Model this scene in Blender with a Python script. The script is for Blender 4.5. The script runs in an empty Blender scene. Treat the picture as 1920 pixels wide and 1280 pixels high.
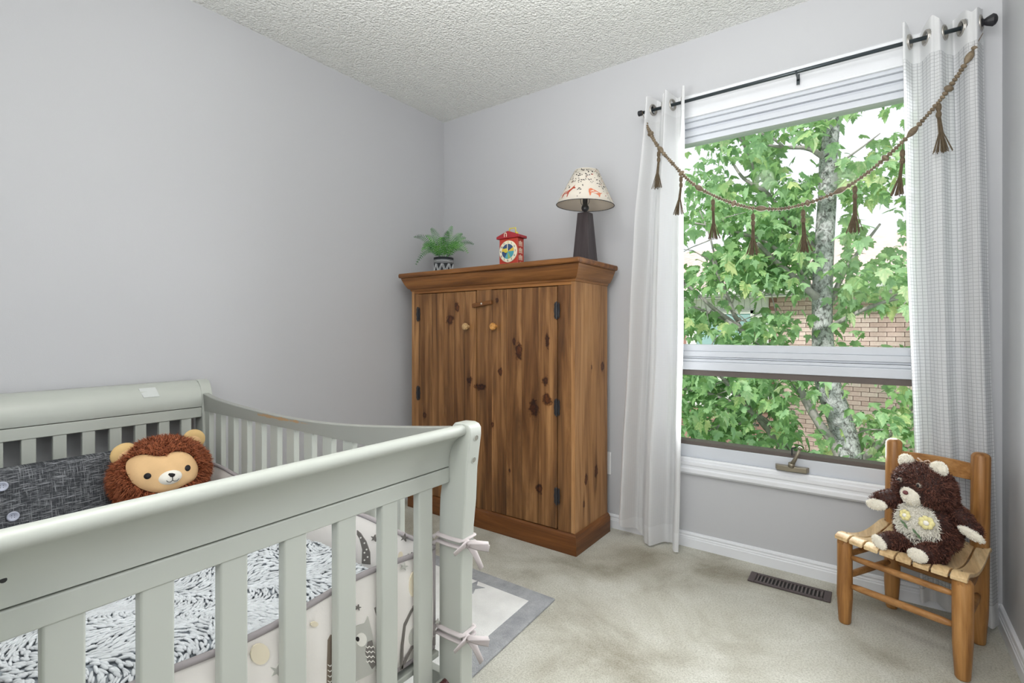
import bpy, bmesh, math, random
from mathutils import Vector, Matrix, noise
from math import sin, cos, pi, sqrt, radians

random.seed(7)
R = random.Random(11)
S = bpy.context.scene
COL = S.collection

# ------------------------------------------------------------------ camera
F_PX, YAW, Y0 = 936.47, radians(35.943), 618.95
CX, CY, CZ = 2.3466, -2.4567, 1.0412
cam_d = bpy.data.cameras.new('camera')
cam = bpy.data.objects.new('camera', cam_d)
COL.objects.link(cam)
cam_d.sensor_width = 36.0
cam_d.lens = F_PX / 1920 * 36
cam_d.shift_y = -(640 - Y0) / 1920
cam_d.clip_start = 0.02
cam.location = (CX, CY, CZ)
cam.rotation_euler = (pi / 2, 0, YAW)
S.camera = cam
# ------------------------------------------------------------------ light
S.view_settings.view_transform = 'Standard'
S.view_settings.look = 'None'
S.view_settings.gamma = 1
S.view_settings.exposure = 0.18
S.view_settings.use_curve_mapping = False
W = bpy.data.worlds.new('sky'); S.world = W; W.use_nodes = True
bg = W.node_tree.nodes['Background']
bg.inputs[0].default_value = (0.93, 0.95, 1.0, 1)
bg.inputs[1].default_value = 1.05

def light(name, kind, loc, energy, color=(1, 1, 1), rot=(0, 0, 0), **kw):
    d = bpy.data.lights.new(name, kind); d.energy = energy; d.color = color
    for k, v in kw.items(): setattr(d, k, v)
    o = bpy.data.objects.new(name, d); COL.objects.link(o)
    o.location = loc; o.rotation_euler = rot
    return o
light('sun', 'SUN', (0, -5, 8), 3.4, (1, 0.97, 0.92), (radians(48), 0, radians(-20)), angle=radians(3))
light('ceiling_bulb', 'POINT', (2.15, -2.30, 2.27), 9, (1, 0.985, 0.955), shadow_soft_size=0.08)
light('ceiling_bulb', 'POINT', (1.62, -1.95, 2.27), 10, (1, 0.985, 0.955), shadow_soft_size=0.08)
light('bounce_flash', 'AREA', (2.2, -3.2, 1.75), 9.5, (1, 1, 1), (radians(80), 0, radians(8)), shape='RECTANGLE', size=0.9, size_y=0.9, spread=radians(120))
light('ceiling_fill', 'AREA', (1.9, -2.8, 1.1), 26, (1, 1, 0.99), (radians(148), 0, 0), shape='RECTANGLE', size=1.2, size_y=0.8, spread=radians(105))  # added fill to brighten the ceiling; no fixture stands here
light('window_daylight', 'AREA', (2.02, -.015, 1.25), 27, (0.98, 0.99, 1), (radians(90), 0, pi), shape='RECTANGLE', size=0.8, size_y=1.4, spread=radians(125))
S.cycles.max_bounces = 8
S.cycles.diffuse_bounces = 5
S.cycles.transparent_max_bounces = 24

# ------------------------------------------------------------------ pixel helpers (photo pixel -> point on a real plane)
co, si = cos(YAW), sin(YAW)
def ray(px, py):
    l = (px - 960) / F_PX
    return Vector((co * l - si, si * l + co, -(py - Y0) / F_PX))
def onX(px, py, x):
    d = ray(px, py); t = (x - CX) / d.x
    return Vector((x, CY + t * d.y, CZ + t * d.z))
def onY(px, py, y):
    d = ray(px, py); t = (y - CY) / d.y
    return Vector((CX + t * d.x, y, CZ + t * d.z))
def proj(p):
    u = p[0] - CX; v = p[1] - CY; l = co * u + si * v; d = -si * u + co * v
    return 960 + F_PX * l / d, Y0 - F_PX * (p[2] - CZ) / d, d

# ------------------------------------------------------------------ materials
def srgb(r, g, b):
    f = lambda c: (c / 255 / 12.92) if c / 255 <= 0.04045 else ((c / 255 + 0.055) / 1.055) ** 2.4
    return (f(r), f(g), f(b), 1)
class NT:
    def __init__(s, name):
        s.m = bpy.data.materials.new(name); s.m.use_nodes = True
        s.t = s.m.node_tree; s.n = s.t.nodes; s.p = s.n['Principled BSDF']; s.out = s.n['Material Output']
    def add(s, typ, **kw):
        n = s.n.new(typ)
        for k, v in kw.items():
            if k.startswith('i_'):
                n.inputs[int(k[2:])].default_value = v
            else: setattr(n, k, v)
        return n
    def link(s, a, b): s.t.links.new(a, b)
    def coord(s, kind='Object', scale=(1, 1, 1), rnd=False, rot=(0, 0, 0)):
        tc = s.add('ShaderNodeTexCoord'); mp = s.add('ShaderNodeMapping')
        mp.inputs['Scale'].default_value = scale; mp.inputs['Rotation'].default_value = rot
        src = tc.outputs[kind]
        if rnd:
            oi = s.add('ShaderNodeObjectInfo'); mu = s.add('ShaderNodeMath', operation='MULTIPLY'); mu.inputs[1].default_value = 13.7
            s.link(oi.outputs['Random'], mu.inputs[0])
            va = s.add('ShaderNodeVectorMath', operation='ADD'); s.link(src, va.inputs[0]); s.link(mu.outputs[0], va.inputs[1]); src = va.outputs[0]
        s.link(src, mp.inputs[0]); return mp.outputs[0]
    def noise(s, vec, scale, detail=3, rough=.5, dist=0):
        n = s.add('ShaderNodeTexNoise'); s.link(vec, n.inputs['Vector'])
        n.inputs['Scale'].default_value = scale; n.inputs['Detail'].default_value = detail
        n.inputs['Roughness'].default_value = rough; n.inputs['Distortion'].default_value = dist
        return n.outputs['Fac']
    def ramp(s, fac, stops):
        r = s.add('ShaderNodeValToRGB'); s.link(fac, r.inputs[0]); e = r.color_ramp.elements
        while len(e) < len(stops): e.new(0.5)
        for el, (p, c) in zip(e, stops): el.position = p; el.color = c if len(c) == 4 else (*c, 1)
        return r.outputs[0]
    def mix(s, fac, a, b, mode='MIX'):
        m = s.add('ShaderNodeMix', data_type='RGBA', blend_type=mode)
        for sock, v in ((m.inputs[0], fac), (m.inputs[6], a), (m.inputs[7], b)):
            if hasattr(v, 'links'): s.link(v, sock)
            else: sock.default_value = v
        return m.outputs[2]
    def math(s, op, a, b=None, c=None):
        m = s.add('ShaderNodeMath', operation=op)
        for i, v in enumerate((a, b, c)):
            if v is None: continue
            if hasattr(v, 'links'): s.link(v, m.inputs[i])
            else: m.inputs[i].default_value = v
        return m.outputs[0]
    def bump(s, h, strength=.3, dist=.01):
        b = s.add('ShaderNodeBump'); b.inputs['Strength'].default_value = strength; b.inputs['Distance'].default_value = dist
        s.link(h, b.inputs['Height']); s.link(b.outputs[0], s.p.inputs['Normal'])
    def base(s, c, rough=.6, spec=.4):
        if hasattr(c, 'links'): s.link(c, s.p.inputs['Base Color'])
        else: s.p.inputs['Base Color'].default_value = c
        s.p.inputs['Roughness'].default_value = rough
        s.p.inputs['Specular IOR Level'].default_value = spec
        return s
def plain(name, rgb, rough=.6, spec=.35, var=.06, scale=8, bump=0, bscale=200, metal=0):
    m = NT(name); c = srgb(*rgb); v = m.coord()
    f = m.noise(v, scale, 4)
    lo = tuple(x * (1 - var) for x in c[:3]); hi = tuple(min(1, x * (1 + var)) for x in c[:3])
    m.base(m.ramp(f, [(.3, lo), (.7, hi)]), rough, spec)
    m.p.inputs['Metallic'].default_value = metal
    if bump: m.bump(m.noise(v, bscale, 2), bump, .002)
    return m.m

def wood(name, lo, mid, hi, grain='z', rough=.45, stain=.5, knots=(), bscale=1):
    m = NT(name)
    sc = {'x': (.9, 11, 11), 'y': (11, .9, 11), 'z': (11, 11, .9)}[grain]
    v = m.coord(scale=sc, rnd=True)
    a = m.noise(v, 1.6 * bscale, 6, .6, .9)
    c = m.ramp(a, [(.28, srgb(*lo)), (.5, srgb(*mid)), (.72, srgb(*hi))])
    fs = tuple(k * (9 if k > 1 else 2.2) for k in sc)
    g = m.noise(m.coord(scale=fs, rnd=True), 1.5, 4, .6)
    c = m.mix(.35, c, m.ramp(g, [(.3, (.35, .3, .25)), (.6, (1, 1, 1))]), 'MULTIPLY')
    st = m.noise(m.coord(scale=tuple(k * .42 for k in sc), rnd=True), 1.1, 5, .65, .6)
    dark = m.ramp(st, [(.45, (1, 1, 1)), (.64, (.3, .22, .16))])
    c = m.mix(stain, c, dark, 'MULTIPLY')
    if knots:
        geo = m.add('ShaderNodeNewGeometry'); sp = m.add('ShaderNodeSeparateXYZ'); m.link(geo.outputs['Position'], sp.inputs[0])
        wob = m.noise(geo.outputs['Position'], 42, 4, .65)
        for (axis, kx, kz, rx, rz) in knots:
            dx = m.math('DIVIDE', m.math('SUBTRACT', sp.outputs[axis], kx), rx)
            dz = m.math('DIVIDE', m.math('SUBTRACT', sp.outputs[2], kz), rz)
            d = m.math('SQRT', m.math('ADD', m.math('MULTIPLY', dx, dx), m.math('MULTIPLY', dz, dz)))
            d = m.math('ADD', d, m.math('MULTIPLY', m.math('SUBTRACT', wob, .5), 2.0))
            k = m.ramp(d, [(0.0, (.55, .34, .2)), (.35, (.42, .25, .15)), (.55, (.12, .07, .05)), (.70, (.34, .24, .16)), (.86, (.72, .62, .52)), (1.0, (1, 1, 1))])
            dz2 = m.math('DIVIDE', dz, 3.2); d2 = m.math('ADD', m.math('SQRT', m.math('ADD', m.math('MULTIPLY', dx, dx), m.math('MULTIPLY', dz2, dz2))), m.math('MULTIPLY', m.math('SUBTRACT', a, .5), 2.4))
            c = m.mix(.6, c, m.ramp(d2, [(.2, (.34, .24, .17)), (1.0, (1, 1, 1))]), 'MULTIPLY')
            c = m.mix(1.0, c, k, 'MULTIPLY')
    m.base(c, rough, .4)
    m.bump(g, .25, .002)
    return m.m

def wallmat(name, rgb):
    m = NT(name); v = m.coord()
    m.base(m.ramp(m.noise(v, 1.2, 2), [(.3, tuple(x * .985 for x in srgb(*rgb)[:3])), (.7, srgb(*rgb))]), .55, .3)
    m.bump(m.noise(v, 260, 2), .08, .002)
    return m.m

M = {}
M['wall'] = wallmat('grey_wall_paint', (188, 189, 192))
M['white'] = plain('white_trim_paint', (222, 224, 228), .35, .45, .015)
M['sash'] = plain('white_window_vinyl', (200, 204, 211), .3, .5, .015)
M['gasket'] = plain('dark_gasket', (96, 88, 84), .6)
m = NT('popcorn_ceiling'); v = m.coord()
vo = m.add('ShaderNodeTexVoronoi'); m.link(v, vo.inputs['Vector']); vo.inputs['Scale'].default_value = 95
h = m.math('ADD', m.math('MULTIPLY', vo.outputs['Distance'], -1.2), m.math('MULTIPLY', m.noise(v, 70, 4, .7), 1.6))
m.base(srgb(242, 243, 239), .9, .1); m.bump(h, .85, .010); M['ceil'] = m.m
m = NT('beige_carpet'); v = m.coord()
c = m.ramp(m.noise(v, 2.6, 6, .62, .4), [(.34, srgb(178, 173, 158)), (.5, srgb(210, 208, 196)), (.68, srgb(230, 229, 220))])
c = m.mix(.75, c, m.ramp(m.noise(v, 170, 4, .85), [(.36, (.55, .54, .5)), (.56, (1, 1, 1))]), 'MULTIPLY')
# soil marks on the pile
geo = m.add('ShaderNodeNewGeometry'); sp = m.add('ShaderNodeSeparateXYZ'); m.link(geo.outputs['Position'], sp.inputs[0])
wob = m.noise(v, 5, 5, .6)
for (kx, ky, rx, ry, s_) in ((1.45, -.38, .30, .22, .3), (1.55, -.22, .3, .12, .35), (1.55, -.75, .25, .12, .22), (2.35, -.12, .35, .10, .35), (2.62, -.28, .12, .3, .3), (1.85, -.16, .4, .1, .25)):
    dx = m.math('DIVIDE', m.math('SUBTRACT', sp.outputs[0], kx), rx); dy = m.math('DIVIDE', m.math('SUBTRACT', sp.outputs[1], ky), ry)
    d = m.math('ADD', m.math('SQRT', m.math('ADD', m.math('MULTIPLY', dx, dx), m.math('MULTIPLY', dy, dy))), m.math('MULTIPLY', m.math('SUBTRACT', wob, .5), 2.2))
    c = m.mix(s_, c, m.ramp(d, [(.1, (.55, .5, .42)), (1, (1, 1, 1))]), 'MULTIPLY')
m.base(c, .95, .1); m.bump(m.noise(v, 330, 3, .7), .8, .006); M['carpet'] = m.m

KN = [(0, .905, .935, .022, .055), (0, .878, .985, .010, .02), (0, 1.065, .80, .022, .03), (0, 1.075, .71, .03, .035), (0, .995, .66, .03, .045),
      (0, 1.075, .99, .015, .035), (0, .77, 1.195, .012, .014), (0, .79, .83, .016, .02), (0, .49, 1.165, .02, .03), (0, .44, 1.10, .03, .03), (0, .655, .74, .04, .02),
      (0, 1.03, .27, .022, .03), (0, .24, .55, .016, .02), (0, .74, .55, .012, .014), (0, .85, .33, .01, .012), (0, .58, .77, .02, .025)]
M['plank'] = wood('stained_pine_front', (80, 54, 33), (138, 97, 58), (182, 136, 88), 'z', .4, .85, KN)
M['plankside'] = wood('stained_pine_lit_side', (128, 88, 52), (172, 126, 80), (196, 152, 106), 'z', .45, .4,  # paler than the front: light on the side is put into the colour
                      [(1, -.30, .32, .016, .035), (1, -.19, .34, .018, .035), (1, -.12, .86, .02, .03), (1, -.24, .86, .008, .014), (1, -.32, .21, .01, .02)])
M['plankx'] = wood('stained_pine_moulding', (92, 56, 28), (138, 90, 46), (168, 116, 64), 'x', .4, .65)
M['planky'] = wood('stained_pine_lit_side_moulding', (110, 72, 38), (156, 108, 62), (180, 130, 80), 'y', .4, .4)  # paler copy of the front moulding, side light painted into the wood
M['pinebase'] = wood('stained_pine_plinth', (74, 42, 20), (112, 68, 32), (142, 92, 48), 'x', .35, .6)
M['pinebasey'] = wood('stained_pine_plinth_lit_side', (84, 50, 24), (122, 76, 38), (150, 98, 52), 'y', .35, .6)  # side plinth lightened too, its brighter light is in the colour
M['iron'] = plain('black_iron', (38, 38, 42), .45, .5, .2)
M['knobwood'] = wood('pale_knob_wood', (150, 110, 64), (204, 170, 120), (226, 200, 156), 'y', .4, .3, bscale=3)
M['crib'] = plain('grey_crib_paint', (177, 181, 174), .32, .5, .02, 3)
m = NT('worn_crib_paint'); v = m.coord()
wr = m.noise(v, 22, 5, .7); geo = m.add('ShaderNodeNewGeometry'); sp = m.add('ShaderNodeSeparateXYZ'); m.link(geo.outputs['Position'], sp.inputs[0])
wz = m.math('SUBTRACT', 1, m.math('MULTIPLY', m.math('ABSOLUTE', m.math('SUBTRACT', sp.outputs[2], .737)), 90))
wx = m.math('SUBTRACT', 1, m.math('MULTIPLY', m.math('ABSOLUTE', m.math('SUBTRACT', sp.outputs[0], .70)), 3.4))
msk = m.math('MULTIPLY', m.math('MAXIMUM', wz, 0), m.math('MAXIMUM', wx, 0))
msk = m.ramp(m.math('ADD', m.math('MULTIPLY', msk, .45), m.math('MULTIPLY', wr, .75)), [(.56, (0, 0, 0)), (.6, (1, 1, 1))])
m.base(m.mix(msk, srgb(150, 152, 146), srgb(170, 140, 104)), .35, .5); M['cribworn'] = m.m
M['silver'] = plain('bolt_hole_plug', (196, 194, 184), .4, .5, .02)
M['holegrey'] = plain('recess_shade_plug', (128, 126, 116), .6)
M['hole'] = plain('dark_hole', (50, 50, 50), .8)
M['tape'] = plain('clear_tape', (196, 200, 198), .25, .5, .02)
M['chairwood'] = wood('oiled_oak', (128, 84, 42), (172, 122, 68), (196, 148, 92), 'z', .4, .25, bscale=1.6)
M['chairwoodx'] = wood('oiled_oak_rail', (132, 90, 50), (170, 122, 72), (190, 144, 92), 'x', .4, .25, bscale=1.6)
M['seatwood'] = wood('pale_maple_seat', (188, 152, 108), (222, 192, 146), (238, 214, 172), 'y', .3, .15, bscale=1.3)

def hairmat(name, a, b, rough=.6):
    m = NT(name); v = m.coord()
    n1 = m.noise(v, 60, 3, .7)
    m.base(m.ramp(n1, [(.3, srgb(*a)), (.7, srgb(*b))]), rough, .3)
    return m.m
M['mane'] = hairmat('russet_plush', (112, 56, 34), (196, 118, 80))
M['maneskin'] = hairmat('russet_backing', (74, 34, 18), (104, 52, 28))
M['tan'] = plain('tan_plush', (228, 190, 142), .85, .1, .05, 20, .2, 500)
M['tanear'] = plain('ear_plush', (216, 184, 130), .85, .1, .08, 20)
M['cream'] = plain('cream_plush', (244, 240, 230), .9, .1, .04, 40)
M['black'] = plain('black_thread', (26, 22, 24), .5)
M['brownfur'] = hairmat('chocolate_plush', (54, 30, 26), (122, 78, 64))
M['brownskin'] = hairmat('chocolate_backing', (40, 22, 20), (64, 38, 32))
M['creamfur'] = hairmat('cream_fur', (232, 227, 214), (250, 248, 240))
M['padsuede'] = plain('pad_plush', (232, 226, 212), .9, .1, .08, 60, .4, 400)
M['yellow'] = plain('yellow_ribbon_flower', (230, 220, 160), .6, .3, .1, 60)
M['leafgreen'] = plain('green_felt_leaf', (104, 128, 96), .7, .2, .1, 60)
M['nose'] = plain('mauve_nose', (110, 66, 66), .6)
M['eyegrey'] = plain('grey_eye', (150, 142, 132), .4)
M['ribbon'] = plain('sheer_ribbon', (196, 170, 150), .5, .4)
M['chenille'] = plain('grey_blue_chenille', (208, 212, 216), .85, .15, .12, 30)
M['chenilleback'] = plain('chenille_shadow_weave', (150, 157, 164), .9, .1, .15, 30)
M['bump'] = plain('white_cotton', (240, 236, 232), .8, .15, .02, 10, .1, 300)
M['piping'] = plain('mauve_grey_piping', (168, 162, 164), .75, .2, .05)
M['tie'] = plain('pale_grey_cotton_tie', (192, 184, 184), .8, .15, .05)
M['prgrey'] = plain('grey_print', (190, 190, 184), .8, .1, .02)
M['prdark'] = plain('dark_grey_print', (122, 118, 114), .8, .1, .02)
M['prtaupe'] = plain('taupe_print', (128, 116, 104), .8, .1, .02)
M['prbeige'] = plain('beige_print', (234, 224, 202), .8, .1, .02)
M['prwhite'] = plain('white_print', (236, 234, 228), .8, .1, .02)
M['olive'] = plain('olive_print', (104, 110, 66), .8, .1, .2, 60)
M['sheet'] = plain('white_sheet', (236, 238, 240), .85, .1, .02)
M['maroon'] = plain('maroon_lacquer', (62, 30, 30), .25, .5, .1)
m = NT('charcoal_tweed'); v1 = m.coord(scale=(1, 30, 420)); v2 = m.coord(scale=(1, 420, 30))
a = m.noise(v1, 1, 3, .7); b = m.noise(v2, 1, 3, .7)
f = m.math('MAXIMUM', m.ramp(a, [(.5, (0, 0, 0)), (.68, (1, 1, 1))]), m.ramp(b, [(.54, (0, 0, 0)), (.72, (1, 1, 1))]))
m.base(m.mix(f, srgb(62, 64, 68), srgb(158, 160, 164)), .9, .1); m.bump(f, .4, .002); M['tweed'] = m.m
M['button'] = plain('grey_button', (176, 180, 196), .35, .5)
m = NT('rug_white'); v = m.coord(); m.base(m.ramp(m.noise(v, 12, 4), [(.3, srgb(226, 226, 224)), (.7, srgb(240, 240, 238))]), .95, .1); m.bump(m.noise(v, 350, 3), .7, .005); M['rugw'] = m.m
m = NT('rug_grey'); v = m.coord(); c = m.ramp(m.noise(v, 14, 4, .6), [(.3, srgb(158, 160, 164)), (.7, srgb(190, 192, 195))])
c = m.mix(.5, c, m.ramp(m.noise(v, 260, 2, .7), [(.3, (.6, .6, .6)), (.65, (1, 1, 1))]), 'MULTIPLY')
m.base(c, .95, .1); m.bump(m.noise(v, 350, 3), .8, .006); M['rugg'] = m.m
M['rod'] = plain('gunmetal_rod', (62, 70, 74), .35, .5, .05, metal=.4)
M['steel'] = plain('brushed_grommet', (176, 172, 166), .3, .5, .05, metal=.8)
M['bead'] = wood('wooden_beads', (92, 80, 64), (120, 106, 86), (146, 130, 108), 'x', .6, .1, bscale=2)  # darkened wood: backlit tone against the window put into the colour
M['jute'] = plain('jute_twine', (98, 86, 70), .9, .1, .2, 90)  # twine darkened likewise, backlight shade is part of the colour
M['bronze'] = plain('antique_brass_crank', (140, 132, 116), .35, .5, .1, metal=.5)
M['ventm'] = plain('brown_register_metal', (78, 68, 68), .5, .4, .05)
M['ventfin'] = plain('brown_register_fins', (96, 88, 86), .45, .4, .05)
M['outlet'] = plain('white_outlet_plastic', (236, 236, 236), .4, .4, .01)
M['lampbase'] = wood('espresso_wood', (48, 40, 42), (62, 54, 56), (74, 66, 68), 'z', .45, .2)
M['lampmetal'] = plain('black_lamp_metal', (44, 44, 46), .35, .5)
M['bulb'] = plain('unlit_bulb_glass', (226, 228, 226), .2, .5)
M['red'] = plain('red_toy_paint', (188, 60, 42), .35, .5, .08, 20)
M['rednum'] = plain('crimson_roof_plastic', (164, 40, 48), .3, .5, .06, 20)
M['dialw'] = plain('cream_dial_ring', (238, 230, 206), .4, .4)
M['dialy'] = plain('yellow_dial_print', (222, 190, 70), .4, .4)
M['dialb'] = plain('blue_dial_print', (60, 82, 120), .4, .4)
M['dialt'] = plain('teal_dial_print', (84, 164, 180), .4, .4)
M['dialg'] = plain('green_dial_print', (150, 180, 110), .4, .4)
M['toyy'] = plain('yellow_handle_plastic', (222, 206, 76), .35, .5)
M['dprint'] = plain('black_print', (52, 50, 50), .7)
M['dred'] = plain('rust_print', (172, 74, 52), .7)
M['dorg'] = plain('orange_print', (206, 122, 88), .7)
m = NT('lampshade_linen'); m.base(srgb(238, 232, 222), .8, .1)
tr = m.add('ShaderNodeBsdfTranslucent'); tr.inputs[0].default_value = srgb(238, 230, 214); mx = m.add('ShaderNodeMixShader'); mx.inputs[0].default_value = .35
m.link(m.p.outputs[0], mx.inputs[1]); m.link(tr.outputs[0], mx.inputs[2]); m.link(mx.outputs[0], m.out.inputs[0]); M['shade'] = m.m
m = NT('pot_glaze'); m.base(srgb(36, 40, 44), .6, .3); M['pot'] = m.m
M['potw'] = plain('pot_white_lines', (190, 194, 196), .6)
M['soil'] = plain('soil', (50, 42, 34), .95)
def leafmat(name, cols, trans=.45, rough=.5, sc=6):
    m = NT(name); oi = m.add('ShaderNodeObjectInfo'); v = m.coord()
    n1 = m.noise(v, sc, 3, .6)
    f = m.math('ADD', m.math('MULTIPLY', n1, .75), m.math('MULTIPLY', oi.outputs['Random'], .35))
    c = m.ramp(f, [(.3, srgb(*cols[0])), (.5, srgb(*cols[1])), (.72, srgb(*cols[2]))])
    m.base(c, rough, .35)
    tr = m.add('ShaderNodeBsdfTranslucent'); m.link(c, tr.inputs[0]); mx = m.add('ShaderNodeMixShader'); mx.inputs[0].default_value = trans
    m.link(m.p.outputs[0], mx.inputs[1]); m.link(tr.outputs[0], mx.inputs[2]); m.link(mx.outputs[0], m.out.inputs[0])
    return m.m
M['maple'] = leafmat('maple_leaf', ((146, 188, 140), (176, 212, 158), (222, 232, 186)))  # pale greens: haze and sunlit highlights put into the leaf colour
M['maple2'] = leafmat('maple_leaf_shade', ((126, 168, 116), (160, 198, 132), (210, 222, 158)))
M['fern'] = leafmat('fern_frond', ((26, 70, 34), (58, 124, 52), (120, 184, 88)), .2, .4, 30)
M['fernstem'] = plain('fern_stem', (84, 120, 62), .6)
m = NT('maple_bark'); v = m.coord(scale=(1, 1, .8))
a = m.noise(v, 30, 6, .8, .6)
c = m.ramp(a, [(.40, srgb(104, 102, 100)), (.5, srgb(188, 188, 190)), (.62, srgb(226, 226, 228))])
m.base(c, .9, .1); m.bump(a, .8, .02); M['bark'] = m.m
M['bark2'] = plain('branch_bark', (168, 162, 160), .9, .1, .2, 30, .5, 60)
m = NT('brick_pink'); oi = m.add('ShaderNodeObjectInfo'); v = m.coord()
f = m.math('ADD', m.math('MULTIPLY', m.noise(v, 7, 4, .8), .8), m.math('MULTIPLY', oi.outputs['Random'], .3))
m.base(m.ramp(f, [(.35, srgb(196, 166, 160)), (.6, srgb(216, 190, 184)), (.8, srgb(230, 210, 204))]), .9, .1); M['brick'] = m.m
M['mortar'] = plain('brick_mortar', (166, 128, 122), .95)
m = NT('pink_shingles'); v = m.coord()
m.base(m.ramp(m.noise(v, 8, 4, .7), [(.3, srgb(196, 170, 164)), (.7, srgb(222, 202, 196))]), .95, .1); M['shingle'] = m.m
M['housewhite'] = plain('house_white_siding', (228, 226, 224), .7)
M['houseglass'] = plain('house_window_glass', (150, 182, 184), .15, .6)
M['lawn'] = plain('lawn_grass', (120, 150, 80), .95, .1, .2, 3)
M['exterior'] = plain('exterior_brick', (170, 130, 118), .9)
# window glass
m = NT('window_glass')
gl = m.add('ShaderNodeBsdfGlossy'); gl.inputs['Roughness'].default_value = .0; tp = m.add('ShaderNodeBsdfTransparent'); tp.inputs[0].default_value = (.97, .985, .98, 1)
mx = m.add('ShaderNodeMixShader'); fr = m.add('ShaderNodeFresnel'); fr.inputs[0].default_value = 1.45
m.link(m.math('MULTIPLY', fr.outputs[0], .07), mx.inputs[0]); m.link(tp.outputs[0], mx.inputs[1]); m.link(gl.outputs[0], mx.inputs[2]); m.link(mx.outputs[0], m.out.inputs[0]); M['glass'] = m.m

def curtain_mat(name, cell, linew, base_tr, z_solid, lc=(196, 198, 204), lt=(90, 92, 98)):
    m = NT(name)
    uv = m.add('ShaderNodeUVMap'); sp = m.add('ShaderNodeSeparateXYZ'); m.link(uv.outputs[0], sp.inputs[0])
    def line(s_):
        fr_ = m.math('FRACT', m.math('DIVIDE', s_, cell)); d = m.math('ABSOLUTE', m.math('SUBTRACT', fr_, .5))
        return m.math('GREATER_THAN', d, .5 - linew)
    ln = m.math('MAXIMUM', line(sp.outputs[0]), line(m.math('MULTIPLY', sp.outputs[1], 1.35)))
    solid = m.math('GREATER_THAN', sp.outputs[1], z_solid)
    hem = m.math('LESS_THAN', sp.outputs[1], .10)
    thick = m.math('MAXIMUM', solid, hem)
    ln = m.math('MULTIPLY', ln, m.math('SUBTRACT', 1, thick))
    wv = m.noise(m.coord('UV', (1, 1, 1)), 500, 2, .7)
    col = m.mix(ln, srgb(246, 246, 246), srgb(*lc))
    df = m.add('ShaderNodeBsdfDiffuse'); m.link(col, df.inputs[0])
    tl = m.add('ShaderNodeBsdfTranslucent'); m.link(m.mix(ln, srgb(226, 228, 232), srgb(*lt)), tl.inputs[0])
    m1 = m.add('ShaderNodeMixShader'); m1.inputs[0].default_value = .5; m.link(df.outputs[0], m1.inputs[1]); m.link(tl.outputs[0], m1.inputs[2])
    tp = m.add('ShaderNodeBsdfTransparent')
    fac = m.math('MULTIPLY', m.math('SUBTRACT', 1, m.math('MAXIMUM', ln, thick)), base_tr)
    m2 = m.add('ShaderNodeMixShader'); m.link(fac, m2.inputs[0]); m.link(m1.outputs[0], m2.inputs[1]); m.link(tp.outputs[0], m2.inputs[2])
    m.link(m2.outputs[0], m.out.inputs[0])
    return m.m
M['curtL'] = curtain_mat('sheer_grid_fabric_fine', .011, .09, .05, 2.06, (240, 240, 240), (214, 214, 216))
M['curtR'] = curtain_mat('sheer_grid_fabric', .0170, .058, .14, 2.04, (222, 223, 226), (84, 86, 92))

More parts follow.
